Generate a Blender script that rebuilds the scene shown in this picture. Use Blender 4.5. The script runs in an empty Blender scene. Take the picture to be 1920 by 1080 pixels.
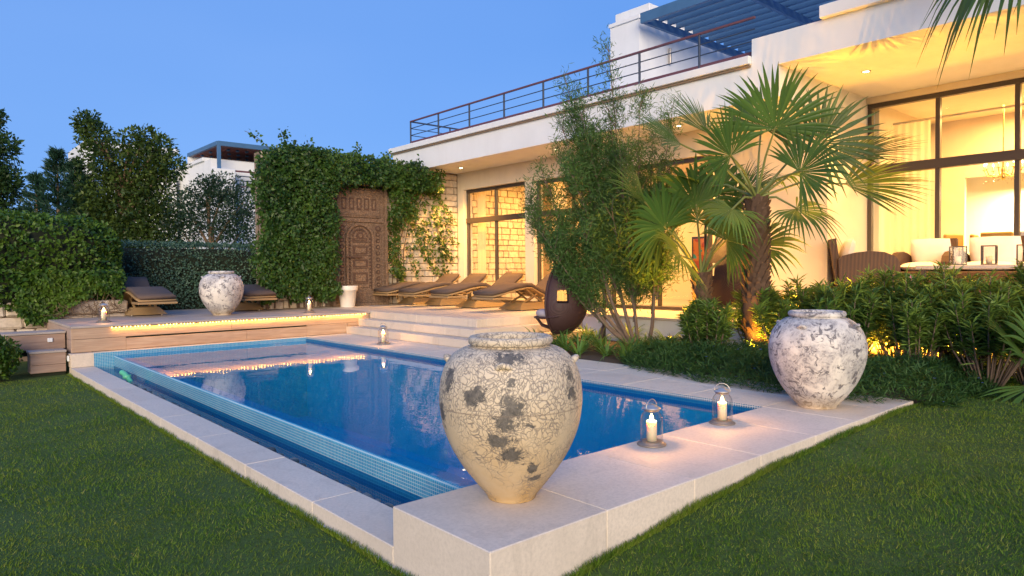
import bpy, math, random
import numpy as np
from mathutils import Vector, Matrix
random.seed(7); rng = np.random.default_rng(7)
scene = bpy.context.scene
COL = scene.collection
R_ = math.radians

# ------------------------------------------------------------------ camera
cam_data = bpy.data.cameras.new('Camera')
cam = bpy.data.objects.new('Camera', cam_data)
COL.objects.link(cam)
cam_data.lens = 24.286; cam_data.sensor_width = 36.0
cam_data.clip_start = 0.05; cam_data.clip_end = 2000
cam.matrix_world = Matrix(((0.7500, 0.0230, -0.6610, 0.0), (-0.6613, 0.0130, -0.7500, 0.0), (-0.0090, 0.9996, 0.0260, 1.64), (0, 0, 0, 1)))
scene.camera = cam

# ------------------------------------------------------------------ dusk sky
SUN_DIR = Vector((-0.66, -0.75, 0.0)).normalized()
world = bpy.data.worlds.new('World'); scene.world = world; world.use_nodes = True
_nt = world.node_tree
_sky = _nt.nodes.new('ShaderNodeTexSky'); _sky.sky_type = 'NISHITA'; _sky.sun_disc = False
_sky.sun_elevation = R_(9.0); _sky.sun_rotation = math.atan2(SUN_DIR.x, SUN_DIR.y)
_sky.ozone_density = 4.0; _sky.dust_density = 0.2; _sky.air_density = 1.0
_mix = _nt.nodes.new('ShaderNodeMix'); _mix.data_type = 'RGBA'
_mix.inputs[0].default_value = 0.80                      # even blue of the hour after sunset over the clear sky
_hz = _nt.nodes.new('ShaderNodeTexNoise'); _hz.inputs['Scale'].default_value = 1.3; _hz.inputs['Detail'].default_value = 3      # thin uneven haze
_hr = _nt.nodes.new('ShaderNodeValToRGB'); _hr.color_ramp.elements[0].position = .3; _hr.color_ramp.elements[0].color = (.84, 2.12, 5.55, 1); _hr.color_ramp.elements[1].position = .75; _hr.color_ramp.elements[1].color = (1.25, 2.55, 5.85, 1)
_tc = _nt.nodes.new('ShaderNodeTexCoord'); _mp = _nt.nodes.new('ShaderNodeMapping'); _mp.inputs['Scale'].default_value = (1, 1, 2.2); _nt.links.new(_tc.outputs['Generated'], _mp.inputs[0]); _nt.links.new(_mp.outputs[0], _hz.inputs['Vector'])
_nt.links.new(_hz.outputs['Fac'], _hr.inputs[0]); _nt.links.new(_hr.outputs[0], _mix.inputs[7])
_nt.links.new(_sky.outputs[0], _mix.inputs[6])
_nt.links.new(_mix.outputs[2], _nt.nodes['Background'].inputs[0])
_nt.nodes['Background'].inputs[1].default_value = 0.118

# ------------------------------------------------------------------ afterglow (soft low sun behind the camera)
sun_data = bpy.data.lights.new('Sun', 'SUN'); sun_data.energy = 3.5
sun_data.angle = R_(40); sun_data.color = (1.0, 0.78, 0.50)
sun = bpy.data.objects.new('Sun', sun_data); COL.objects.link(sun)
_el = R_(12)
sun.rotation_euler = Vector((SUN_DIR.x*math.cos(_el), SUN_DIR.y*math.cos(_el), math.sin(_el))).to_track_quat('Z', 'Y').to_euler()

scene.view_settings.view_transform = 'Standard'; scene.view_settings.look = 'None'
scene.view_settings.gamma = 1.0; scene.view_settings.use_curve_mapping = False
scene.view_settings.exposure = 0.52
scene.render.engine = 'CYCLES'
cy = scene.cycles
cy.use_denoising = True
cy.max_bounces = 8; cy.diffuse_bounces = 3; cy.glossy_bounces = 3; cy.transmission_bounces = 4; cy.transparent_max_bounces = 12
cy.caustics_reflective = False; cy.caustics_refractive = False
cy.sample_clamp_indirect = 4.0

# ------------------------------------------------------------------ helpers
def tag(o, label=None, cat=None, group=None, kind=None):
    if label: o['label'] = label
    if cat: o['category'] = cat
    if group: o['group'] = group
    if kind: o['kind'] = kind
    return o

def thing(name, label, cat, loc=(0, 0, 0), rz=0.0, group=None):
    o = bpy.data.objects.new(name, None); COL.objects.link(o)
    o.empty_display_size = 0.1; o.location = loc; o.rotation_euler = (0, 0, rz)
    return tag(o, label, cat, group)

def link(name, me, parent=None, loc=None):
    o = bpy.data.objects.new(name, me); COL.objects.link(o)
    if parent is not None: o.parent = parent
    if loc is not None: o.location = loc
    return o

def dup(root, loc, rz=0.0, label=None, scale=None):
    def rec(o, parent):
        c = o.copy(); COL.objects.link(c); c.parent = parent
        for ch in list(o.children): rec(ch, c)
        return c
    r = rec(root, None); r.location = loc; r.rotation_euler = (0, 0, rz)
    if scale: r.scale = scale
    if label: r['label'] = label
    return r

class MB:
    """collects shapes for ONE mesh object"""
    def __init__(s): s.v = []; s.f = []; s.sm = []; s.mi = []
    def add(s, vs, fs, smooth=False, mi=0):
        b = len(s.v); s.v += [tuple(p) for p in vs]
        for f in fs: s.f.append([b+i for i in f]); s.sm.append(smooth); s.mi.append(mi)
        return s
    def box(s, x0, x1, y0, y1, z0, z1, mi=0):
        v = [(x, y, z) for x in (x0, x1) for y in (y0, y1) for z in (z0, z1)]
        return s.add(v, [(0,1,3,2),(4,6,7,5),(0,4,5,1),(2,3,7,6),(0,2,6,4),(1,5,7,3)], False, mi)
    def cbox(s, x0, x1, y0, y1, z0, z1, b=0.006, mi=0, M=None):
        lo = (x0, y0, z0); hi = (x1, y1, z1); V = []; idx = {}
        for i in (0, 1):
            for j in (0, 1):
                for k in (0, 1):
                    c = [(lo, hi)[(i, j, k)[a]][a] for a in range(3)]
                    ins = [c[a] + (b if (i, j, k)[a] == 0 else -b) for a in range(3)]
                    for a in range(3):
                        p = list(ins); p[a] = c[a]; idx[(i, j, k, a)] = len(V); V.append(tuple(p))
        F = []
        def q(a, b_): return idx[(*a, b_)]
        for s_ in (0, 1):
            F.append([q((s_,0,0),0),q((s_,0,1),0),q((s_,1,1),0),q((s_,1,0),0)])
            F.append([q((0,s_,0),1),q((1,s_,0),1),q((1,s_,1),1),q((0,s_,1),1)])
            F.append([q((0,0,s_),2),q((0,1,s_),2),q((1,1,s_),2),q((1,0,s_),2)])
        for u in (0, 1):
            for w in (0, 1):
                F.append([q((u,w,0),0),q((u,w,1),0),q((u,w,1),1),q((u,w,0),1)])
                F.append([q((u,0,w),0),q((u,1,w),0),q((u,1,w),2),q((u,0,w),2)])
                F.append([q((0,u,w),1),q((1,u,w),1),q((1,u,w),2),q((0,u,w),2)])
        for i in (0, 1):
            for j in (0, 1):
                for k in (0, 1): F.append([idx[(i,j,k,0)],idx[(i,j,k,1)],idx[(i,j,k,2)]])
        if M is not None: V = [tuple(M @ Vector(p)) for p in V]
        return s.add(V, F, False, mi)
    def bar(s, p0, p1, w, h, b=0.003, mi=0, up=(0, 0, 1)):
        p0 = Vector(p0); p1 = Vector(p1); d = p1-p0; L = d.length; d.normalize(); u = Vector(up)
        if abs(d.dot(u)) > 0.98: u = Vector((0, 1, 0))
        sd = u.cross(d).normalized(); u = d.cross(sd)
        M = Matrix(((d.x, sd.x, u.x, p0.x), (d.y, sd.y, u.y, p0.y), (d.z, sd.z, u.z, p0.z), (0, 0, 0, 1)))
        return s.cbox(0, L, -w/2, w/2, -h/2, h/2, min(b, w*.3, h*.3), mi, M)
    def tube(s, pts, r, n=8, cap=True, mi=0, smooth=True):
        pts = [Vector(p) for p in pts]; m = len(pts)
        rs = r if isinstance(r, (list, tuple)) else [r]*m
        V = []; F = []; prev = None
        for i, p in enumerate(pts):
            d = (pts[min(i+1, m-1)] - pts[max(i-1, 0)]).normalized()
            if prev is None:
                a = Vector((0, 0, 1)) if abs(d.z) < .9 else Vector((1, 0, 0)); x = d.cross(a).normalized()
            else: x = (prev - d*prev.dot(d)).normalized()
            prev = x; y = d.cross(x)
            for k in range(n):
                t = 2*math.pi*k/n; V.append(p + (x*math.cos(t) + y*math.sin(t))*rs[i])
        for i in range(m-1):
            for k in range(n):
                k2 = (k+1) % n; F.append([i*n+k, i*n+k2, (i+1)*n+k2, (i+1)*n+k])
        s.add(V, F, smooth, mi)
        if cap:
            s.add(V[:n], [list(range(n))[::-1]], False, mi); s.add(V[-n:], [list(range(n))], False, mi)
        return s
    def lathe(s, prof, n=32, c=(0, 0, 0), mi=0, smooth=True):
        V = []; F = []; m = len(prof)
        for r, z in prof:
            for k in range(n):
                t = 2*math.pi*k/n; V.append((c[0]+r*math.cos(t), c[1]+r*math.sin(t), c[2]+z))
        for i in range(m-1):
            for k in range(n):
                k2 = (k+1) % n; F.append([i*n+k, i*n+k2, (i+1)*n+k2, (i+1)*n+k])
        return s.add(V, F, smooth, mi)
    def disc(s, r, c, n=24, mi=0, up=True):
        V = [(c[0]+r*math.cos(2*math.pi*k/n), c[1]+r*math.sin(2*math.pi*k/n), c[2]) for k in range(n)]
        return s.add(V, [list(range(n)) if up else list(range(n))[::-1]], False, mi)
    def prism(s, poly, a0, a1, plane='xz', mi=0, smooth=False):
        """poly in 2d, extruded along the missing axis a0..a1"""
        def P(u, w, a): return {'xz': (u, a, w), 'xy': (u, w, a), 'yz': (a, u, w)}[plane]
        n = len(poly); V = [P(u, w, a0) for u, w in poly] + [P(u, w, a1) for u, w in poly]
        F = [list(range(n)), [n+i for i in range(n)][::-1]] + [[i, (i+1) % n, n+(i+1) % n, n+i] for i in range(n)]
        return s.add(V, F, smooth, mi)
    def mesh(s, name, mats, org=(0, 0, 0)):
        me = bpy.data.meshes.new(name)
        me.from_pydata([(p[0]-org[0], p[1]-org[1], p[2]-org[2]) for p in s.v], [], s.f)
        for m in (mats if isinstance(mats, (list, tuple)) else [mats]): me.materials.append(m)
        me.polygons.foreach_set('use_smooth', s.sm); me.polygons.foreach_set('material_index', s.mi)
        import bmesh
        bm = bmesh.new(); bm.from_mesh(me); bmesh.ops.recalc_face_normals(bm, faces=bm.faces); bm.to_mesh(me); bm.free()
        return me
    def build(s, name, mats, parent=None, org=(0, 0, 0), loc=None):
        return link(name, s.mesh(name, mats, org), parent, loc)

def npmesh(name, V, F, mat, smooth=False):
    """fast mesh from numpy arrays; F is (m,3) or (m,4)"""
    me = bpy.data.meshes.new(name); V = np.asarray(V, np.float32); F = np.asarray(F, np.int32)
    k = F.shape[1]
    me.vertices.add(len(V)); me.vertices.foreach_set('co', V.ravel())
    me.loops.add(F.size); me.loops.foreach_set('vertex_index', F.ravel())
    me.polygons.add(len(F)); me.polygons.foreach_set('loop_start', np.arange(0, F.size, k, dtype=np.int32))
    if smooth: me.polygons.foreach_set('use_smooth', np.ones(len(F), bool))
    for m in (mat if isinstance(mat, (list, tuple)) else [mat]): me.materials.append(m)
    me.update(calc_edges=True)
    return me

def unit(a): return a/np.maximum(np.linalg.norm(a, axis=-1, keepdims=True), 1e-9)
def rdir(n): return unit(rng.normal(size=(n, 3)))
def leaves(P, D, Nn, L, W, fold=0.25, mid=0.45, base=None):
    """diamond leaves: P base points, D axis, Nn approximate normal"""
    P = np.asarray(P, float); n = len(P); D = unit(np.asarray(D, float)); Nn = np.asarray(Nn, float)
    S = unit(np.cross(D, Nn)); Nn = np.cross(S, D)
    L = np.broadcast_to(L, (n,))[:, None]; W = np.broadcast_to(W, (n,))[:, None]
    A = P; T = P + D*L - Nn*L*0.12
    M1 = P + D*L*mid + S*W*.5 + Nn*W*fold; M2 = P + D*L*mid - S*W*.5 + Nn*W*fold
    V = np.stack([A, M1, T, M2], 1).reshape(-1, 3)
    b = (np.arange(n)*4)[:, None]
    F = np.concatenate([b+np.array([[0, 1, 2]]), b+np.array([[0, 2, 3]])], 0)
    return V, F
def join(parts):
    Vs = []; Fs = []; o = 0
    for V, F in parts: Vs.append(V); Fs.append(F+o); o += len(V)
    return np.concatenate(Vs), np.concatenate(Fs)

# ------------------------------------------------------------------ material helpers
class Mat:
    def __init__(s, name, rough=0.6, color=(.5, .5, .5)):
        s.m = bpy.data.materials.new(name); s.m.use_nodes = True; s.nt = s.m.node_tree
        s.b = s.nt.nodes['Principled BSDF']; s.out = s.nt.nodes['Material Output']
        s.b.inputs['Roughness'].default_value = rough; s.b.inputs['Base Color'].default_value = (*color, 1)
    def n(s, t): return s.nt.nodes.new('ShaderNode'+t)
    def l(s, a, b): s.nt.links.new(a, b)
    def setin(s, sock, v):
        if hasattr(v, 'is_output') or hasattr(v, 'node'): s.l(v, sock)
        elif isinstance(v, tuple) and len(v) == 3 and sock.type == 'RGBA': sock.default_value = (*v, 1)
        else: sock.default_value = v
    def pos(s, sc=(1, 1, 1), obj=False):
        o = s.n('TexCoord').outputs['Object'] if obj else s.n('NewGeometry').outputs['Position']
        mp = s.n('Mapping'); mp.inputs['Scale'].default_value = sc; s.l(o, mp.inputs[0]); return mp.outputs[0]
    def noise(s, scale, detail=4, rough=.55, vec=None, dist=0.0):
        t = s.n('TexNoise'); t.inputs['Scale'].default_value = scale; t.inputs['Detail'].default_value = detail
        t.inputs['Roughness'].default_value = rough; t.inputs['Distortion'].default_value = dist
        s.l(vec if vec is not None else s.pos(), t.inputs['Vector']); return t.outputs['Fac']
    def ramp(s, fac, stops, const=False):
        r = s.n('ValToRGB'); e = r.color_ramp.elements
        if const: r.color_ramp.interpolation = 'CONSTANT'
        while len(e) > len(stops): e.remove(e[-1])
        while len(e) < len(stops): e.new(.5)
        for el, (p, c) in zip(e, stops):
            el.position = p; el.color = (*c, 1) if isinstance(c, tuple) else (c, c, c, 1)
        s.l(fac, r.inputs[0]); return r.outputs[0]
    def mix(s, fac, a, b, mode='MIX'):
        m = s.n('Mix'); m.data_type = 'RGBA'; m.blend_type = mode
        s.setin(m.inputs[0], fac); s.setin(m.inputs[6], a); s.setin(m.inputs[7], b); return m.outputs[2]
    def math(s, op, a, b=0.0, clamp=False):
        m = s.n('Math'); m.operation = op; m.use_clamp = clamp; s.setin(m.inputs[0], a); s.setin(m.inputs[1], b); m.inputs[2].default_value = .035; return m.outputs[0]
    def island(s): return s.n('NewGeometry').outputs['Random Per Island']
    def objrand(s): return s.n('ObjectInfo').outputs['Random']
    def color(s, c): s.setin(s.b.inputs['Base Color'], c); return s
    def rough(s, c): s.setin(s.b.inputs['Roughness'], c); return s
    def bump(s, h, strength=.3, dist=.01):
        b = s.n('Bump'); b.inputs['Strength'].default_value = strength; b.inputs['Distance'].default_value = dist
        s.l(h, b.inputs['Height']); s.l(b.outputs[0], s.b.inputs['Normal']); return s
    def emit(s, c, st):
        s.b.inputs['Emission Color'].default_value = (*c, 1); s.b.inputs['Emission Strength'].default_value = st; return s
    def metal(s, v): s.b.inputs['Metallic'].default_value = v; return s

# ------------------------------------------------------------------ materials
def mk_lime(name, c1, c2, speck=.5, stretch=(1, 1, 1)):
    m = Mat(name, .72); v = m.pos(stretch)
    a = m.noise(2.2, 5, .6, v); f = m.noise(45, 4, .7, v); g = m.noise(150, 2, .6, v)
    c = m.mix(a, c1, c2)
    c = m.mix(m.ramp(f, [(.40, 0.0), (.72, 1.0)]), c, tuple(x*.74 for x in c1))
    c = m.mix(m.math('MULTIPLY', m.ramp(m.noise(.9, 6, .7, v, .8), [(.48, 0.0), (.66, 1.0)]), .4), c, tuple(x*.70 for x in c2))
    dots = m.ramp(m.noise(60, 3, .7, m.pos((1, 1, 1))), [(.68, 0.0), (.74, 1.0)])
    c = m.mix(m.math('MULTIPLY', dots, speck), c, tuple(x*.55 for x in c1))
    r = m.math('MULTIPLY_ADD', m.objrand(), .10); 
    c = m.mix(m.math('MULTIPLY', m.objrand(), .45), c, tuple(x*.78 for x in c2))
    st = m.ramp(m.noise(2.6, 5, .7, m.pos((1, 1, .35)), 1.2), [(.56, 0.0), (.62, 1.0), (.66, .25)])
    c = m.mix(m.math('MULTIPLY', st, .22), c, tuple(x*.5 for x in c2))
    m.color(c).bump(m.math('ADD', f, g), .18, .004); return m.m
lime = mk_lime('limestone', (.78, .70, .61), (.70, .62, .53))
lime_warm = mk_lime('limestone_edge', (.74, .64, .54), (.66, .56, .46))
traver = mk_lime('travertine', (.70, .63, .55), (.58, .51, .44), .25, (.6, .6, 6))
terr_stone = mk_lime('terrace_stone', (.62, .56, .50), (.56, .50, .45), .2)

def mk_wood(name, c1, c2, axis, rough=.65):
    m = Mat(name, rough); sc = {'x': (.9, 14, 14), 'y': (14, .9, 14), 'z': (14, 14, .9)}[axis]
    v = m.pos(sc); g = m.noise(2.0, 6, .65, v, .6); b = m.noise(1.1, 3, .5)
    c = m.mix(m.ramp(g, [(.30, 0.0), (.68, 1.0)]), c1, c2)
    c = m.mix(m.math('MULTIPLY', m.ramp(b, [(.45, 0.0), (.7, 1.0)]), .35), c, tuple(x*.6 for x in c1))
    c = m.mix(m.math('MULTIPLY', m.objrand(), .35), c, tuple(x*.75 for x in c2))
    m.color(c).bump(g, .25, .004); return m.m
wood_face = mk_wood('deck_fascia_timber', (.33, .21, .14), (.52, .37, .26), 'x')
wood_deck = mk_wood('deck_board_timber', (.34, .29, .26), (.45, .39, .36), 'x')
wood_step = mk_wood('step_timber', (.25, .16, .12), (.40, .28, .22), 'x')
wood_step_y = mk_wood('step_timber_end', (.38, .27, .22), (.47, .36, .31), 'y')

def plaster(name, c):
    m = Mat(name, .85); n = m.noise(1.3, 5, .6); f = m.noise(90, 3, .6)
    st = m.ramp(m.noise(3.0, 4, .65, m.pos((1, 1, .10))), [(.50, 0.0), (.78, 1.0)])
    cc = m.mix(m.ramp(n, [(.35, 0.0), (.75, 1.0)]), c, tuple(x*.92 for x in c)); m.color(m.mix(m.math('MULTIPLY', st, .22), cc, tuple(x*.66 for x in c))).bump(f, .06, .003); return m.m
white_pl = plaster('white_plaster', (.74, .77, .81))
cream_pl = plaster('cream_plaster', (.74, .66, .54))
room_pl = plaster('room_plaster', (.80, .70, .52))

def mk_tile(name, ax, cols, mortar, ms=.0024, size=.025, rough=.18):
    m = Mat(name, rough)
    sp = m.n('SeparateXYZ'); m.l(m.n('NewGeometry').outputs['Position'], sp.inputs[0])
    cb = m.n('CombineXYZ'); m.l(sp.outputs[ax[0]], cb.inputs[0]); m.l(sp.outputs[ax[1]], cb.inputs[1])
    t = m.n('TexBrick'); m.l(cb.outputs[0], t.inputs['Vector'])
    t.offset = 0; t.squash = 1; t.inputs['Scale'].default_value = 1; t.inputs['Mortar Size'].default_value = ms
    t.inputs['Mortar Smooth'].default_value = .2; t.inputs['Brick Width'].default_value = size; t.inputs['Row Height'].default_value = size
    t.inputs['Color1'].default_value = (*cols[0], 1); t.inputs['Color2'].default_value = (*cols[1], 1); t.inputs['Mortar'].default_value = (*mortar, 1)
    n = m.noise(1.6, 3, .5)
    m.color(m.mix(m.math('MULTIPLY', n, .5), t.outputs['Color'], tuple(x*.8 for x in cols[0])))
    m.bump(m.math('SUBTRACT', 1.0, t.outputs['Fac']), .35, .002)
    if rough > .8: m.b.inputs['Specular IOR Level'].default_value = .05
    return m.m
TC = ((.015, .24, .47), (.04, .34, .55)); DC = ((.004, .42, .66), (.008, .48, .72))
tile_x = mk_tile('mosaic_x', (1, 2), TC, (.55, .62, .62)); tile_y = mk_tile('mosaic_y', (0, 2), TC, (.50, .60, .62))
tile_top = mk_tile('mosaic_top', (0, 1), TC, (.45, .6, .68), rough=.85)
basin_x = mk_tile('basin_x', (1, 2), DC, (.03, .48, .72), rough=.9); basin_z = mk_tile('basin_z', (0, 1), DC, (.03, .48, .72), rough=.9)
wet_x = mk_tile('wet_mosaic_x', (1, 2), ((.004, .10, .28), (.006, .13, .33)), (.02, .20, .42))
rim_tile = mk_tile('rim_mosaic', (1, 2), ((.02, .12, .25), (.03, .17, .30)), (.6, .66, .66), .0045)

def mk_water(name, tint, ripple=.05, sc=(2.2, 1.3, 1)):
    m = Mat(name); nt = m.nt
    tr = m.n('BsdfTransparent'); tr.inputs[0].default_value = (*tint, 1)
    gl = m.n('BsdfGlossy'); gl.inputs['Roughness'].default_value = .015; gl.inputs[0].default_value = (.95, .97, 1, 1)
    fr = m.n('LayerWeight'); fr.inputs['Blend'].default_value = .5
    v = m.pos(sc); h = m.math('ADD', m.noise(1.6, 2, .5, v), m.math('MULTIPLY', m.noise(7, 2, .5, v), .12))
    b = m.n('Bump'); b.inputs['Strength'].default_value = ripple; b.inputs['Distance'].default_value = .05
    m.l(h, b.inputs['Height']); m.l(b.outputs[0], gl.inputs['Normal']); m.l(b.outputs[0], fr.inputs['Normal'])
    ms = m.n('MixShader'); m.l(m.math('MULTIPLY_ADD', m.math('POWER', fr.outputs['Facing'], 5.0), .66), ms.inputs[0]); m.l(tr.outputs[0], ms.inputs[1]); m.l(gl.outputs[0], ms.inputs[2])
    m.l(ms.outputs[0], m.out.inputs[0]); return m.m
water = mk_water('pool_water', (.12, .80, .98))
trough_water = mk_water('trough_water', (.45, .78, .95), .03)

def mk_glass(name, tint=(.96, .98, .97), ior=1.5, boost=1.0, pw=5.0):
    m = Mat(name); tr = m.n('BsdfTransparent'); tr.inputs[0].default_value = (*tint, 1)
    gl = m.n('BsdfGlossy'); gl.inputs['Roughness'].default_value = .0
    fr = m.n('LayerWeight'); fr.inputs['Blend'].default_value = .5
    ms = m.n('MixShader'); m.l(m.math('MULTIPLY_ADD', m.math('POWER', fr.outputs['Facing'], pw), .9*boost), ms.inputs[0]); m.l(tr.outputs[0], ms.inputs[1]); m.l(gl.outputs[0], ms.inputs[2])
    m.l(ms.outputs[0], m.out.inputs[0]); return m.m
glass = mk_glass('window_glass'); lantern_glass = mk_glass('lantern_glass', (.95, .93, .90), 1.45, .85, 2.2)

def simple(name, c, rough=.5, metal=0, var=.15, scale=8, bump=0.0):
    m = Mat(name, rough); n = m.noise(scale, 4, .6)
    m.color(m.mix(n, tuple(x*(1-var) for x in c), tuple(min(1, x*(1+var)) for x in c))).metal(metal)
    if bump: m.bump(m.noise(scale*12, 3, .6), bump, .003)
    return m.m
frame_metal = simple('dark_window_frame', (.055, .045, .042), .42)
rail_paint = simple('rail_grey_paint', (.035, .05, .085), .45)
rail_red = simple('rail_red_timber', (.13, .05, .06), .55, 0, .25, 5, .2)
perg_paint = simple('pergola_blue_grey_paint', (.055, .14, .28), .5, 0, .2, 3)
black_metal = simple('black_steel', (.02, .02, .025), .35)
base_steel = simple('lantern_base_metal', (.30, .25, .21), .5, .6, .2, 30)
steel = simple('lantern_steel', (.62, .57, .52), .38, .85, .12, 30)
wax = Mat('candle_wax', .5, (.85, .74, .58)); wax.b.inputs['Subsurface Weight'].default_value = .6; wax.b.inputs['Subsurface Radius'].default_value = (.06, .03, .012); wax.b.inputs['Subsurface Scale'].default_value = 1.0; wax = wax.m
flame = Mat('flame'); _e = flame.n('Emission'); _e.inputs[0].default_value = (1, .60, .18, 1); _e.inputs[1].default_value = 16; _a = flame.n('AddShader'); flame.l(_e.outputs[0], _a.inputs[0]); flame.l(flame.n('BsdfTransparent').outputs[0], _a.inputs[1]); flame.l(_a.outputs[0], flame.out.inputs[0]); flame = flame.m
led = Mat('led_bulb', 1, (1, .7, .2)).emit((1, .55, .10), 13).m
lamp_glow = Mat('lamp_glow', 1, (1, .8, .5)).emit((1, .80, .45), 14).m
soil = simple('soil', (.075, .05, .035), .95, 0, .35, 14, .6)
pebble_m = Mat('pebble', .55); pebble_m.color(pebble_m.ramp(pebble_m.island(), [(0, (.035, .05, .065)), (.5, (.08, .10, .12)), (1, (.16, .18, .20))])); pebble_m = pebble_m.m

def mk_brick(name, c1, c2):
    m = Mat(name, .85); n = m.noise(9, 5, .65); f = m.noise(60, 4, .7); r = m.objrand()
    c = m.mix(r, c1, c2); c = m.mix(m.ramp(n, [(.42, 0.0), (.75, 1.0)]), c, tuple(x*.72 for x in c2))
    m.color(c).bump(m.math('ADD', n, m.math('MULTIPLY', f, .5)), .6, .012); return m.m
brick_m = mk_brick('pale_limestone_block', (.68, .60, .51), (.56, .47, .38))
mortar_m = simple('wall_joint', (.24, .18, .13), .95, 0, .3, 10, .3)

def mk_leaf(name, cols, trans=.3, rough=.45, big=1.2, island=True):
    m = Mat(name, rough); f = m.island() if island else m.noise(6, 3)
    st = [(i/(max(1, len(cols)-1)), c) for i, c in enumerate(cols)]
    c = m.ramp(f, st)
    c = m.mix(m.math('MULTIPLY', m.ramp(m.noise(big, 2, .5), [(.35, 0.0), (.7, 1.0)]), .45), c, tuple(x*1.5 for x in cols[-1]))
    m.color(c); m.b.inputs['Specular IOR Level'].default_value = .35
    t = m.n('BsdfTranslucent'); m.l(m.mix(.35, c, (.35, .45, .05)), t.inputs[0])
    ms = m.n('MixShader'); ms.inputs[0].default_value = trans
    m.l(m.b.outputs[0], ms.inputs[1]); m.l(t.outputs[0], ms.inputs[2]); m.l(ms.outputs[0], m.out.inputs[0]); return m.m
leaf_vine = mk_leaf('vine_leaf', [(.004, .020, .006), (.011, .046, .009), (.024, .078, .014), (.065, .13, .020)])
leaf_hedge = mk_leaf('hedge_leaf', [(.008, .032, .006), (.020, .070, .010), (.042, .115, .015), (.10, .18, .022)])
leaf_blue = mk_leaf('blue_hedge_leaf', [(.025, .07, .05), (.05, .11, .08), (.08, .15, .11)], .2)
leaf_dark = mk_leaf('dark_tree_leaf', [(.008, .028, .012), (.018, .05, .018), (.04, .085, .025)], .25)
leaf_tall = mk_leaf('tall_tree_leaf', [(.007, .024, .010), (.018, .045, .014), (.035, .07, .018), (.10, .15, .03)], .3)
leaf_grey = mk_leaf('grey_tree_leaf', [(.008, .026, .018), (.018, .045, .03), (.035, .07, .045)], .25)
leaf_con = mk_leaf('conifer_leaf', [(.006, .028, .022), (.012, .045, .032), (.025, .07, .045)], .15)
leaf_bush = mk_leaf('willow_leaf', [(.025, .075, .022), (.05, .125, .035), (.10, .20, .055)], .3)
leaf_ole = mk_leaf('oleander_leaf', [(.02, .07, .035), (.05, .14, .04), (.10, .21, .045), (.20, .30, .055)], .28, .4)
leaf_palm = mk_leaf('palm_leaf', [(.020, .065, .014), (.038, .10, .020), (.07, .145, .028)], .26, .4)
leaf_lily = mk_leaf('lily_leaf', [(.05, .13, .025), (.09, .20, .04), (.15, .27, .06)], .35, .4)
leaf_cover = mk_leaf('ground_cover_leaf', [(.010, .045, .012), (.024, .085, .02), (.055, .125, .035)], .2, .55)
def mk_grass():
    m = Mat('lawn_blade', .65); c = m.ramp(m.island(), [(0, (.042, .115, .010)), (.5, (.095, .205, .015)), (.85, (.155, .265, .024)), (1, (.28, .29, .08))])
    p1 = m.ramp(m.noise(.55, 4, .6, None, .6), [(.38, 0.0), (.66, 1.0)]); p2 = m.ramp(m.noise(2.6, 4, .65, None, .4), [(.46, 0.0), (.70, 1.0)]); p3 = m.ramp(m.noise(7, 3, .6), [(.52, 0.0), (.68, 1.0)])
    c = m.mix(m.math('MULTIPLY', p1, .55), c, (.23, .27, .03)); c = m.mix(m.math('MULTIPLY', p2, .60), c, (.024, .085, .012)); c = m.mix(m.math('MULTIPLY', p3, .35), c, (.19, .21, .05))
    m.color(c); m.b.inputs['Specular IOR Level'].default_value = .25; t = m.n('BsdfTranslucent'); m.l(c, t.inputs[0]); ms = m.n('MixShader'); ms.inputs[0].default_value = .3
    m.l(m.b.outputs[0], ms.inputs[1]); m.l(t.outputs[0], ms.inputs[2]); m.l(ms.outputs[0], m.out.inputs[0]); return m.m
grass_m = mk_grass()
palm_bark = simple('palm_bark', (.10, .06, .04), .9, 0, .4, 25, .8)
bark = simple('bark', (.16, .11, .075), .9, 0, .35, 20, .7)
bark_pale = simple('pale_bark', (.17, .125, .10), .85, 0, .3, 25, .6)
core_m = simple('dark_inner_core', (.012, .018, .008), .95, 0, .4, 8)

# ================================================================== SETTING
ZC, ZD, ZU = .34, .78, 1.24          # pool paving, deck and terrace, upper terrace
# lawn: one sheet to the horizon with an opening for the pool
def ground():
    m = Mat('lawn_ground', .95)
    n = m.noise(1.1, 5, .6); f = m.noise(28, 5, .7); g = m.noise(110, 3, .7)
    c = m.mix(m.ramp(n, [(.3, 0.0), (.7, 1.0)]), (.046, .11, .010), (.095, .175, .018))
    c = m.mix(m.ramp(f, [(.35, 0.0), (.75, 1.0)]), c, (.026, .052, .008)); m.color(c).bump(m.math('ADD', f, g), .8, .02)
    X = [-600, 1.99, 7.33, 600]; Y = [-600, 2.46, 13.3, 600]; mb = MB()
    for i in range(3):
        for j in range(3):
            if i == 1 and j == 1: continue
            mb.add([(X[i], Y[j], 0), (X[i+1], Y[j], 0), (X[i+1], Y[j+1], 0), (X[i], Y[j+1], 0)], [(0, 1, 2, 3)])
    tag(mb.build('ground', m.m), kind='structure')
ground()
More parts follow.
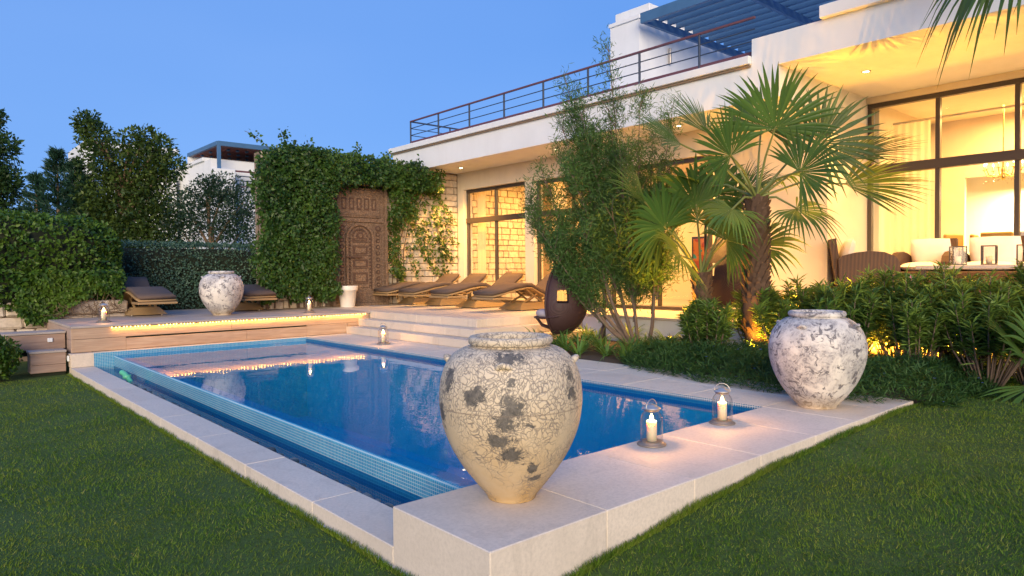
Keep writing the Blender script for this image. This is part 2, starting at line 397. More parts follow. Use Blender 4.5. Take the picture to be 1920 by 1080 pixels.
# the lawn rises along the front of the pool block until it almost meets its top
def gz(x): return np.interp(x, [1.7, 2.0, 2.7, 3.6, 4.44, 5.6, 6.8, 12, 40], [-.02, .0, .085, .17, .225, .265, .29, .31, .31])
def bank():
    xs_ = [1.7, 1.85, 2.0, 2.2, 2.45, 2.7, 3.0, 3.3, 3.6, 4.0, 4.44, 5.0, 5.6, 6.2, 6.8, 7.4, 8.5, 10, 14, 40]; V = []; F = []
    ys_ = [-30, -8, -2, 0, 1, 1.8, 2.448]
    for x in xs_:
        for y in ys_: V.append((x, y if x > 1.99 else min(y, 2.44), float(gz(x))))
    m = len(ys_)
    for i in range(len(xs_)-1):
        for j in range(m-1): a = i*m+j; F.append((a, a+m, a+m+1, a+1))
    tag(MB().add(V, F, True).build('lawn_bank', bpy.data.materials['lawn_ground']), kind='structure')
bank()
# grass blades of the mown lawn
def lawn_blades():
    N = 470000
    # sample by perspective: denser close to the camera
    r = 1.6 + 11.5*rng.random(N)**1.45; az = R_(-14) + rng.random(N)*R_(108)
    x = r*np.sin(az - R_(0)); y = r*np.cos(az)
    keep = ((x < 1.985) & (y < 13.0)) | ((y < 2.43) & (x < 12))
    keep &= ~((x > .9) & (y > 13.1))
    thin = np.sin(x*1.9+1.5*np.sin(y*1.3))*np.sin(y*2.3+1.2*np.cos(x*1.7)); keep &= (thin < .55) | (rng.random(N) < .45)
    x = x[keep]; y = y[keep]; rr = r[keep]; n = len(x)
    z = np.where(y < 2.45, np.maximum(gz(x), 0), 0.0); P = np.stack([x, y, z], 1)
    tuft = np.stack([np.sin(x*5.1+1.7*np.sin(y*3.3)), np.cos(y*4.3+1.3*np.sin(x*2.9)), np.zeros(n)], 1)*.35
    D = unit(np.stack([rng.normal(0, .55, n), rng.normal(0, .55, n), np.ones(n)], 1) + tuft)
    L = (.010 + .022*rng.random(n)**1.4)*(1+.30*np.sin(x*2.3)*np.cos(y*1.9)+.35*np.sin(x*8.1+2*np.sin(y*5.))*np.sin(y*7.3+2*np.cos(x*6.)))*np.where(rng.random(n) < .02, 1.9, 1.0); W = .0034 + .0005*rr
    S = unit(np.cross(D, rdir(n)))
    # ragged tufts against the stone edges
    ne = 9000; ex = np.concatenate([1.985-.03*rng.random(ne), 2.0+5.3*rng.random(ne)]); ey = np.concatenate([2.44+10.7*rng.random(ne)**1.3, 2.425-.03*rng.random(ne)])
    P = np.concatenate([P, np.stack([ex, ey, np.where(ex > 1.995, np.maximum(gz(ex), 0), 0)], 1)]); D = np.concatenate([D, unit(np.stack([rng.normal(0, .45, 2*ne), rng.normal(0, .45, 2*ne), np.ones(2*ne)], 1))]); L = np.concatenate([L, .02+.05*rng.random(2*ne)*(.4+.6*np.abs(np.sin(ex*3+ey*4)))]); W = np.concatenate([W, np.full(2*ne, .005)]); n = len(P); S = unit(np.cross(D, rdir(n)))
    V = np.stack([P - S*W[:, None]*.5, P + S*W[:, None]*.5, P + D*L[:, None]], 1).reshape(-1, 3)
    F = np.arange(3*n).reshape(-1, 3)
    tag(link('lawn_grass', npmesh('lawn_grass', V, F, grass_m)), 'short mown green grass of the lawn around the pool', 'grass', kind='stuff')
lawn_blades()

# ---- pool shell
PX0, PX1, PY0, PY1, WZ = 2.62, 6.03, 3.29, 13.10, .268
b = MB()
b.box(2.33, 6.4, 3.0, 13.2, -1.35, -1.25)                                   # floor
b.add([(PX1, PY0, -1.25), (PX1, PY1, -1.25), (PX1, PY1, .335), (PX1, PY0, .335)], [(0, 1, 2, 3)], mi=1)
pool = tag(b.build('pool', [basin_z, basin_x]), kind='structure')
w = MB()                                                                     # back wall of the pool and the end of the overflow channel
w.add([(2.33, PY1, -1.25), (PX1, PY1, -1.25), (PX1, PY1, .333), (2.33, PY1, .333)], [(0, 1, 2, 3)])
w.add([(2.33, PY0+.003, -1.25), (2.33, PY0+.003, .3), (PX1, PY0+.003, .3), (PX1, PY0+.003, -1.25)], [(0, 1, 2, 3)])
w.build('end_wall', tile_y, pool)
w = MB()                                                                     # infinity wall: outer face, rounded lip, sloping crest, inner face
prof = [(2.62, -.6), (2.62, .095), (2.62, .240), (2.626, .256), (2.640, .264), (2.80, .245), (2.86, .20), (2.87, -1.25)]
for i in range(len(prof)-1):
    (xa, za), (xb, zb) = prof[i], prof[i+1]
    w.add([(xa, PY0, za), (xa, PY1, za), (xb, PY1, zb), (xb, PY0, zb)], [(0, 1, 2, 3)], mi=(3 if i < 1 else 0 if i < 2 else 1 if i < 5 else 2))
tag(w.build('infinity_wall', [tile_x, tile_top, basin_x, wet_x], pool), 'mosaic tiled infinity edge wall of the pool')
w = MB(); w.box(6.024, 6.03, PY0, PY1, .306, .338); w.build('rim_tile_band', rim_tile, pool)
w = MB(); w.box(6.025, 6.03, PY0, PY1, .20, .305); w.build('waterline_tile_band', wet_x, pool)
w = MB(); w.box(2.33, 2.62, PY0, PY1, -.20, -.15); w.build('channel_floor', basin_z, pool)
w = MB(); w.add([(2.625, PY0, WZ), (PX1, PY0, WZ), (PX1, PY1, WZ), (2.625, PY1, WZ)], [(0, 1, 2, 3)])
tag(w.build('water', water), kind='structure')
w = MB(); w.add([(2.33, PY0, .045), (2.62, PY0, .045), (2.62, PY1, .045), (2.33, PY1, .045)], [(0, 1, 2, 3)])
tag(w.build('channel_water', trough_water), kind='structure')

# pebbles in the overflow channel
def pebbles():
    parts = []
    ico = bpy.data.meshes.new('t'); import bmesh
    bm = bmesh.new(); bmesh.ops.create_icosphere(bm, subdivisions=2, radius=1); bm.verts.ensure_lookup_table()
    IV = np.array([v.co[:] for v in bm.verts]); IF = np.array([[v.index for v in f.verts] for f in bm.faces]); bm.free(); bpy.data.meshes.remove(ico)
    n = 330
    for i in range(n):
        y = 3.33 + 7.6*(i/n)**1.25; x = 2.35 + abs(random.gauss(0, .03)); s = random.uniform(.018, .042)
        if y > 11.3 and random.random() < .6: continue
        Vv = IV*(1 + .12*np.sin(IV[:, [1]]*4+i))*np.array([s*random.uniform(.9, 1.4), s*random.uniform(.9, 1.4), s*random.uniform(.55, .8)])
        a = random.random()*6.28; c_, s_ = math.cos(a), math.sin(a)
        Vv = np.stack([Vv[:, 0]*c_-Vv[:, 1]*s_, Vv[:, 0]*s_+Vv[:, 1]*c_, Vv[:, 2]], 1) + np.array([min(x, 2.52), y, .052 - max(0, x-2.40)*.35 + random.uniform(-.012, .012)])
        parts.append((Vv, IF))
    V, F = join(parts)
    tag(link('pebbles', npmesh('pebbles', V, F, pebble_m, True)), 'dark wet pebbles lining the overflow channel of the pool', 'pebbles', kind='stuff')
pebbles()
# shelf the pebbles lie on
w = MB(); w.box(2.33, 2.405, PY0+.01, 11.6, -.14, .03); w.build('pebble_shelf', soil, pool)

# ---- stone paving round the pool: slabs with open joints over a bed
paving = MB().box(2.01, 7.33, 2.45, 3.28, -.1, .31).box(6.035, 7.33, 3.28, 13.24, -.1, .31).box(2.01, 2.32, 3.3, 13.26, -.2, .09).box(6.04, 7.6, 9.0, 13.24, -.1, .3).build('paving', lime)
tag(paving, kind='structure')
J = .0009
def slab(x0, x1, y0, y1, z0, z1, mat=lime, parent=paving, bv=.005, name='slab'):
    return MB().cbox(x0+J, x1-J, y0+J, y1-J, z0, z1 + random.uniform(-.0012, .0012), bv).build(name, mat, parent)
xs = [2.0, 2.82, 3.64, 4.44, 5.27, 6.03, 6.70, 7.33]
for i in range(len(xs)-1): slab(xs[i], xs[i+1], 2.44, PY0, -.02, ZC)
ys = [3.29, 4.15, 5.0, 5.85, 6.7, 7.55, 8.4, 9.2, 10.0, 10.85, 11.65, 12.45, 13.25]
for i in range(len(ys)-1):
    slab(PX1+.004, 6.70, ys[i], ys[i+1], .26, ZC)
    slab(6.70, 7.35, ys[i], ys[i+1], .26, ZC)
ys = [3.29, 4.3, 5.5, 6.7, 7.9, 9.1, 10.3, 11.5, 12.4, 13.25]
for i in range(len(ys)-1): slab(2.0, 2.335, ys[i], ys[i+1], -.03, .115)
slab(2.336, PX1, PY1+.002, 13.27, .27, .338)                                  # ledge under the deck
slab(2.0, 2.335, 13.10, 13.40, .116, .338, lime_warm)                         # plinth under the deck corner

# ---- timber deck
deck = MB().box(2.06, 7.50, 13.34, 17.4, .30, .74).box(2.06, 7.0, 13.30, 13.36, .36, .72).build('deck', core_m)
tag(deck, kind='structure')
y = 13.235; k = 0
while y < 17.3:                                                               # boards run along the front
    cuts = [2.03, random.uniform(3.2, 4.2), random.uniform(5.2, 6.4), 7.565]
    for i in range(3):
        MB().cbox(cuts[i]+.002, cuts[i+1]-.002, y+.003, y+.137, .742, ZD + random.uniform(-.001, .001), .004).build('deck_board', wood_deck, deck)
    y += .14; k += 1
def fascia(x0, x1, z0, z1, y0=13.255): MB().cbox(x0, x1, y0, y0+.05, z0, z1, .004).build('fascia_board', wood_face, deck)
fascia(2.04, 4.62, .562, .741); fascia(4.623, 7.54, .562, .741)
fascia(2.04, 2.84, .345, .557); fascia(2.843, 4.9, .345, .535); fascia(4.903, 6.12, .345, .535); fascia(6.123, 7.02, .345, .557)
fascia(7.03, 7.31, .49, .557, 13.256)
for y0, y1, z0, z1 in ((13.26, 13.62, .345, .55), (13.26, 13.62, .555, .738), (13.625, 17.3, .345, .55), (13.625, 17.3, .555, .738)):
    MB().cbox(2.035, 2.075, y0, y1, z0, z1, .004).build('fascia_board', wood_step_y, deck)

# ---- stone terrace and stairs
terrace = MB().box(7.62, 9.9, 9.6, 15.8, .2, .70).box(10.06, 16.5, 5.4, 15.7, .2, .70).box(7.05, 10.0, 9.0, 9.62, .2, .41).box(7.35, 10.0, 9.3, 9.62, .3, .55).build('terrace', mortar_m)
tag(terrace, kind='structure')
def tslab(x0, x1, y0, y1, z0, z1, mat=terr_stone): return slab(x0, x1, y0, y1, z0, z1, mat, terrace, .006, 'floor_slab')
gx = [7.80, 8.6, 9.4, 10.2, 11.0, 11.82]; gy = [9.85, 10.65, 11.45, 12.25, 13.05, 13.85, 14.65, 15.55]
for i in range(len(gx)-1):
    for j in range(len(gy)-1): tslab(gx[i], gx[i+1], gy[j], gy[j+1], .71, ZD)
for j in range(len(gy)-1): tslab(7.57, 7.80, gy[j], gy[j+1], .628, ZD, traver)
for i in range(len(gx)-1): tslab(gx[i], gx[i+1], 9.55, 9.85, .628, ZD, traver)
tslab(7.57, 7.80, 9.55, 9.85, .628, ZD, traver); tslab(7.57, 11.82, 15.55, 15.72, .71, ZD)
gy2 = [5.45, 6.3, 7.1, 7.9, 8.7, 9.55]
for j in range(len(gy2)-1):
    tslab(10.06, 10.9, gy2[j], gy2[j+1], .71, ZD); tslab(10.9, 11.82, gy2[j], gy2[j+1], .71, ZD); tslab(11.82, 12.4, gy2[j], gy2[j+1], .71, ZD)
def tread(x0, x1, y0, y1, z0, z1): slab(x0, x1, y0, y1, z0, z1, traver, terrace, .008, 'step')
for (x, yy, z1) in ((7.28, 9.25, .63), (6.99, 8.95, .485)):
    z0 = z1-.144
    for a, c_ in ((13.25, 12.2), (12.2, 11.1), (11.1, 10.1)): tread(x, x+.33, c_, a, z0, z1)
    tread(x, x+.33, yy, 10.1, z0, z1)
    for a, c_ in ((x+.33, 8.7), (8.7, 10.04)): tread(a, c_, yy, yy+.32, z0, z1)
# white retaining wall of the terrace along the planting bed
rw = MB().box(9.97, 10.06, 5.45, 9.24, .1, .735).build('retaining_wall', white_pl, terrace)
MB().cbox(9.94, 10.08, 5.45, 9.24, .737, ZD+.006, .005).build('wall_cap', terr_stone, terrace)

# ---- raised planting bed
def bed():
    nx, ny = 26, 60; V = []; F = []
    for i in range(nx+1):
        for j in range(ny+1):
            x = 7.34 + (9.98-7.34)*i/nx; yy = 1.0 + (9.0-1.0)*j/ny
            edge = min(1, max(0, (yy-2.22)/.85)); edge = edge*edge*(3-2*edge); h = .27 + .06*edge + .03*math.sin(x*3)*math.cos(yy*2.3)*edge
            V.append((x, yy, h if yy > 2.2 else .2))
    for i in range(nx):
        for j in range(ny): a = i*(ny+1)+j; F.append((a, a+1, a+ny+2, a+ny+1))
    tag(MB().add(V, F, True).build('planting_bed', soil), kind='structure')
bed()

# ---- upper terrace of the sitting area
up = MB().box(10.0, 20.5, -6, 5.445, .0, ZU-.04).build('upper_terrace', cream_pl); tag(up, kind='structure')
gx = [9.95, 10.8, 11.6, 12.4, 13.2, 14.0]; gy = [-3.0+.85*i for i in range(10)] + [5.45]
for i in range(5):
    for j in range(len(gy)-1): slab(gx[i], gx[i+1], gy[j], gy[j+1], ZU-.038, ZU, terr_stone, up, .006, 'floor_slab')

# ================================================================== HOUSE
XF = 10.48                      # front of the roof edge
XW = 11.80                      # recessed front wall
house = thing('villa', 'white flat-roofed villa with warm lit windows beside the pool', 'house', (XF, 5.5, 0))
HO = (XF, 5.5, 0)
def hp(name, mb, mats, parent=house): return mb.build(name, mats, parent, HO)
# roof of the long wing, lip on top
hp('roof_slab', MB().box(XF, 19, 5.93, 16.95, 4.37, 4.96), white_pl)
hp('roof_lip', MB().cbox(XF-.09, 19.2, 5.935, 17.05, 4.965, 5.10, .008), white_pl)
hp('under_lip_strip', MB().box(XF-.045, XF-.003, 5.94, 17.0, 4.925, 4.962), mortar_m)  # dark strip along the underside of the lip
# higher block over the sitting area: front face, ceiling, stepped cap
hp('high_roof', MB().box(XF, 19, -7, 5.48, 4.87, 5.37).box(XF, 19, 5.48, 5.928, 4.372, 5.372), white_pl)
hp('high_roof_cap', MB().cbox(XF-.10, 19, -7, 4.78, 5.375, 5.56, .008), white_pl)
hp('fascia_joint', MB().box(XF-.006, XF-.001, 9.25, 9.275, 4.40, 4.93), white_pl)
# header, piers and end walls of the recessed front
hp('wall', MB().box(XW, XW+.30, 12.62, 15.698, 3.89, 4.37).box(XW, XW+.30, 12.55, 12.88, .7, 3.89).box(XW, XW+.30, 7.45, 12.62, 3.86, 4.37)
   .box(XW, XW+.30, 15.42, 15.698, .7, 3.89), cream_pl)
hp('end_wall', MB().box(12.25, 14.3, 5.48, 7.46, .70, 4.37).box(12.25, 14.3, 5.484, 5.9, 4.37, 4.868), cream_pl)
hp('side_wall', MB().box(XW+.31, 12.25, 7.40, 7.60, .7, 4.368), cream_pl)
# window maker: plane x = xp, between y0 (near) and y1 (far)
def window(xp, ys, z0, zt, z1, fw=.06, fd=.10, transom=.14):
    w = hp('window', MB().box(xp-.003, xp+.003, ys[0], ys[-1], z0, z0+.02), frame_metal)
    def f(name, *a):
        return hp(name, MB().cbox(*a, .006), frame_metal, w)
    f('frame_rail', xp-fd/2, xp+fd/2, ys[0], ys[-1], z1-.085, z1); f('frame_rail', xp-fd/2, xp+fd/2, ys[0], ys[-1], z0, z0+.07)
    f('transom', xp-fd*.7, xp+fd*.7, ys[0], ys[-1], zt-transom/2, zt+transom/2)
    for i, y in enumerate(ys):
        a, b_ = (y, y+fw) if i == 0 else (y-fw, y) if i == len(ys)-1 else (y-fw/2, y+fw/2)
        f('mullion', xp-fd*.45, xp+fd*.45, a, b_, z0+.072, zt-transom/2-.002); f('mullion', xp-fd*.45, xp+fd*.45, a, b_, zt+transom/2+.002, z1-.087)
    for i in range(len(ys)-1):
        for a, b_ in ((z0+.06, zt-transom/2), (zt+transom/2, z1-.08)):
            hp('pane', MB().add([(xp+.01, ys[i]+.02, a), (xp+.01, ys[i+1]-.02, a), (xp+.01, ys[i+1]-.02, b_), (xp+.01, ys[i]+.02, b_)], [(0, 1, 2, 3)]), glass, w)
    return w
window(XW+.14, [12.89, 14.16, 15.41], .79, 3.03, 3.885)
window(XW+.14, [7.61, 8.85, 10.1, 11.33, 12.54], .79, 3.03, 3.855)
window(14.0, [-2.9, -1.7, -.5, .7, 1.92, 3.10, 4.28, 5.476], ZU+.005, 3.49, 4.75, .075, .12, .17)
hp('window_header', MB().box(13.9, 14.2, -7, 5.478, 4.752, 4.868), cream_pl)
# rooms behind the glass
hp('room_wall', MB().box(16.2, 16.3, 7.6, 15.72, .7, 4.36).box(XW+.31, 16.2, 7.605, 7.7, .7, 4.36)
   .box(19.0, 19.1, -7, 5.5, 1.2, 4.86).box(14.3, 19, 5.40, 5.48, 1.2, 4.86), room_pl)
hp('room_wall', MB().box(17.2, 17.32, -7, 3.1, 1.2, 4.86).box(17.2, 17.32, 4.75, 5.4, 1.2, 4.86).box(17.2, 17.32, 3.1, 4.75, 3.55, 4.86), room_pl)
hp('room_ceiling', MB().box(XW+.31, 16.2, 7.7, 15.70, 4.30, 4.36).box(14.1, 19, -7, 5.4, 4.80, 4.862), room_pl)
hp('room_floor', MB().box(XW+.31, 16.2, 7.7, 15.7, .70, .785).box(14.06, 19, -7, 5.4, 1.17, ZU+.003), terr_stone)
cornice = hp('curtain_rail', MB().tube([(14.45, -5, 4.40), (14.45, 5.2, 4.40)], .022, 8).tube([(14.45, 3.0, 4.40), (14.45, 3.0, 4.52)], .012, 6), steel)
cloth = Mat('curtain_cloth', .9, (.80, .72, .58)); _t = cloth.n('BsdfTranslucent'); _t.inputs[0].default_value = (.85, .75, .55, 1); _ms = cloth.n('MixShader'); _ms.inputs[0].default_value = .6
cloth.l(cloth.b.outputs[0], _ms.inputs[1]); cloth.l(_t.outputs[0], _ms.inputs[2]); cloth.l(_ms.outputs[0], cloth.out.inputs[0]); cloth = cloth.m
def curtain(x, y0, y1, z0, z1):
    n = 44; V = []; F = []
    for i in range(n+1):
        t = i/n; yy = y0+(y1-y0)*t; dx = .014*math.sin(t*n*.75)
        V += [(x+dx, yy, z0), (x+dx*.8, yy, z1)]
    for i in range(n): F.append((2*i, 2*i+2, 2*i+3, 2*i+1))
    return hp('curtain', MB().add(V, F, True), cloth)
curtain(14.45, 4.55, 5.25, ZU+.03, 4.38); curtain(12.25, 15.0, 15.38, .80, 3.85); curtain(12.25, 12.70, 13.05, .80, 3.85); curtain(12.3, 11.9, 12.45, .8, 3.85)
# pictures, cabinet and lamp glimpsed inside
art = Mat('red_wall_art', .6); art.color(art.ramp(art.noise(3, 2), [(.35, (.45, .08, .04)), (.5, (.6, .2, .05)), (.62, (.05, .35, .32))], True)); art = art.m
for y, lab in ((8.35, 'red and teal picture right behind the small palm, seen through the glass'), (9.25, 'red picture left of the small palm crown, deep inside the middle room')):
    a = thing('wall_picture', lab, 'picture', (14.2, y, 1.5), group='pictures inside the middle room')
    MB().cbox(-.02, .02, -.33, .33, 0, .9, .004).build('frame', frame_metal, a); MB().box(-.028, -.022, -.28, .28, .05, .85).build('canvas', art, a)
# recessed ceiling lights (lit in the photograph)
def downlight(x, y, z, power, size=1.9, label=None):
    o = hp('downlight', MB().lathe([(.075, 0), (.075, -.006), (.055, -.008), (.05, .0)], 20, (x, y, z-.002)), steel)
    hp('bulb', MB().disc(.046, (x, y, z-.006), 18, 0, False), lamp_glow, o)
    l = bpy.data.lights.new('downlight_lamp', 'SPOT'); l.energy = power; l.color = (1, .47, .09); l.spot_size = size; l.spot_blend = .8; l.shadow_soft_size = .06
    q = bpy.data.objects.new('downlight_lamp', l); COL.objects.link(q); q.parent = o; q.location = (x-HO[0], y-HO[1], z-.03-HO[2])
for y, pw in ((14.69, 760), (11.11, 800), (7.82, 1400)): downlight(11.17, y, 4.37, pw)
downlight(12.0, 4.74, 4.87, 680); downlight(12.0, 1.2, 4.87, 680); downlight(15.6, 3.45, 4.80, 420)
def room_lamp(name, loc, sx, sy, power, col=(1, .56, .18), rot=(0, 0, 0)):
    l = bpy.data.lights.new(name, 'AREA'); l.shape = 'RECTANGLE'; l.size = sx; l.size_y = sy; l.energy = power; l.color = col
    q = bpy.data.objects.new(name, l); COL.objects.link(q); q.parent = house; q.location = Vector(loc)-Vector(HO); q.rotation_euler = rot
room_lamp('living_room_lamp', (14.0, 13.6, 4.25), 1.6, 1.6, 260, (1, .50, .13)); room_lamp('middle_room_lamp', (14.0, 10.0, 4.25), 1.8, 2.4, 85)
room_lamp('dining_room_lamp', (16.0, 2.6, 4.7), 1.2, 3.0, 310); room_lamp('hall_lamp', (18.2, 3.9, 3.4), .5, .5, 170, (1, .78, .45))

# ---- stone wall that runs from the garden into the living room
wall = thing('stone_wall', 'pale limestone block wall behind the loungers and under the climber', 'wall', (6.2, 15.7, .78))
WO = (6.2, 15.7, .78)
MB().box(6.2, 12.10, 15.74, 16.1, .6, 4.365).box(6.2, 10.4, 15.741, 16.099, 4.36, 4.42).build('core', mortar_m, wall, WO)
iwall = thing('indoor_stone_wall', 'warm lit stone block wall inside the living room window', 'wall', (12.12, 15.7, .78))
IO = (12.12, 15.7, .78)
MB().box(12.12, 16.2, 15.74, 16.0, .6, 4.36).build('core', mortar_m, iwall, IO)
brick_meshes = {}
def brick(parent, x, z, wd, h, org, y=15.74, depth=.05):
    key = (round(wd, 2), round(h, 3), random.randrange(3))
    if key not in brick_meshes:
        r = random.Random(hash(key)); m_ = MB().cbox(-key[0]/2, key[0]/2, -depth, .02, -h/2, h/2, .014)
        m_.v = [(a+r.uniform(-.006, .006), b_+r.uniform(-.006, .005), c+r.uniform(-.006, .006)) for a, b_, c in m_.v]
        brick_meshes[key] = m_.mesh('brick', brick_m)
    return link('brick', brick_meshes[key], parent, (x-org[0], y-org[1]+random.uniform(-.008, .008), z-org[2]))
def courses(parent, x0, x1, z0, z1, org, skip=None, hs=(.165, .18, .195)):
    z = z0
    while z < z1-.05:
        h = min(random.choice(hs), z1-z); x = x0 - random.uniform(0, .2)
        while x < x1:
            wd = round(random.choice((.20, .24, .28, .34, .40)), 2); a = max(x, x0); b_ = min(x+wd, x1)
            if b_-a > .06 and not (skip and skip((a+b_)/2, z+h/2)): brick(parent, (a+b_)/2, z+h/2, round(b_-a-.016, 2), h-.016, org)
            x += wd
        z += h
courses(wall, 9.46, 11.79, .78, 4.36, WO, lambda x, z: x < 10.6 and z > 3.6)
courses(wall, 6.2, 7.75, .78, 1.30, WO)
courses(wall, 6.2, 6.75, 3.9, 4.42, WO)
courses(iwall, 12.12, 14.9, .79, 4.30, IO)
# shelf with a small picture inside the living room
sh = thing('wall_shelf', 'small wooden shelf on the indoor stone wall beside the window', 'shelf', (13.9, 15.6, 1.55))
MB().cbox(-.35, .35, -.22, .07, 0, .06, .005).build('board', wood_face, sh); MB().cbox(-.2, -.14, -.15, .05, -.12, 0, .004).build('bracket', wood_face, sh)

# ---- roof railing
rail = thing('roof_railing', 'dark metal roof railing with red handrail along the villa roof', 'railing', (10.62, 6.0, 5.1))
RO = (10.62, 6.0, 5.1); RX = 10.62; zt = 5.77
MB().bar((RX, 5.95, zt), (RX, 16.25, zt), .05, .035).build('handrail', rail_red, rail, RO)
MB().bar((RX, 5.95, 5.185), (RX, 16.25, 5.185), .03, .07).build('bottom_rail', rail_red, rail, RO)
for z in (5.39, 5.58): MB().tube([(RX, 5.95, z), (RX, 16.25, z)], .011, 6).build('wire', rail_paint, rail, RO)
for i in range(8): MB().bar((RX, 7.01+1.319*i, 5.10), (RX, 7.01+1.319*i, zt-.018), .035, .035).build('post', rail_paint, rail, RO)
for z in (5.39, 5.58): MB().tube([(RX, 16.25, z), (15.0, 16.25, z)], .011, 6).build('wire', rail_paint, rail, RO)
MB().bar((RX, 16.25, zt), (15.0, 16.25, zt), .045, .035).build('handrail', rail_paint, rail, RO)
MB().bar((RX, 16.25, 5.185), (15.0, 16.25, 5.185), .03, .05).build('bottom_rail', rail_paint, rail, RO)
for i in range(1, 4): MB().bar((RX+1.35*i, 16.25, 5.10), (RX+1.35*i, 16.25, zt-.018), .035, .035).build('post', rail_paint, rail, RO)

# ---- stair tower on the roof
tower = thing('roof_tower', 'white plastered stair tower with stepped cap on the villa roof', 'tower', (12.3, 9.65, 5.1))
TO = (12.3, 9.65, 5.1)
MB().box(12.3, 16.6, 9.65, 10.48, 5.05, 7.16).build('wall', white_pl, tower, TO)
MB().cbox(12.27, 16.6, 9.62, 10.51, 7.165, 7.25, .006).build('coping', white_pl, tower, TO)
MB().cbox(12.75, 14.6, 9.72, 10.5, 7.252, 7.40, .006).build('chimney', white_pl, tower, TO)
MB().cbox(12.62, 14.75, 9.62, 10.60, 7.402, 7.58, .008).build('chimney_cap', white_pl, tower, TO)
MB().cbox(13.35, 13.40, 9.58, 9.65, 6.35, 6.72, .006).build('wall_lamp', steel, tower, TO)
# ---- roof pergola
perg = thing('roof_pergola', 'blue-grey slatted pergola over the roof terrace', 'pergola', (12.1, 7.2, 5.1))
GO = (12.1, 7.2, 5.1)
MB().bar((12.12, 9.45, 7.06), (12.12, 1.5, 7.06), .08, .22).build('beam', perg_paint, perg, GO)
for y in (9.40, 7.18, 4.9, 2.6): MB().bar((12.17, y, 7.03), (16.6, y, 7.03), .08, .16).build('cross_beam', perg_paint, perg, GO)
for i in range(13):
    x = 12.40+.33*i
    MB().cbox(x-.025, x+.025, 1.5, 9.44, 7.115, 7.275, .006).build('slat', perg_paint, perg, GO)
for y in (9.3, 2.6): MB().bar((16.5, y, 5.1), (16.5, y, 6.95), .09, .09).build('post', perg_paint, perg, GO)

# ================================================================== OBJECTS
# ---- glazed jars
JAR_STAINS = []
def _stains():
    rz = .4; tw = Vector((-.661, -.75)); rt = Vector((.75, -.661)); pr = ((.14, 0), (.22, .115), (.295, .215), (.355, .325), (.392, .43), (.408, .53), (.41, .6), (.40, .69), (.372, .77), (.325, .83), (.25, .87))
    for u, z, r, asp in ((-.19, .64, .075, 1.5), (.02, .59, .065, .9), (-.03, .50, .075, 1.7), (-.06, .41, .085, 1.8), (.0, .33, .075, 1.3), (0, .835, .10, 2.6), (.32, .73, .05, .9), (.33, .64, .05, 1.2), (.11, .24, .035, .8), (.13, .17, .04, 1.5), (-.34, .70, .06, .8), (-.38, .52, .05, .7)):
        R0 = np.interp(z, [p[1] for p in pr], [p[0] for p in pr]); w = tw*math.sqrt(max(.001, R0*R0-u*u)) + rt*u
        JAR_STAINS.append((w.x*math.cos(rz)+w.y*math.sin(rz), -w.x*math.sin(rz)+w.y*math.cos(rz), z, r, asp))
_stains()
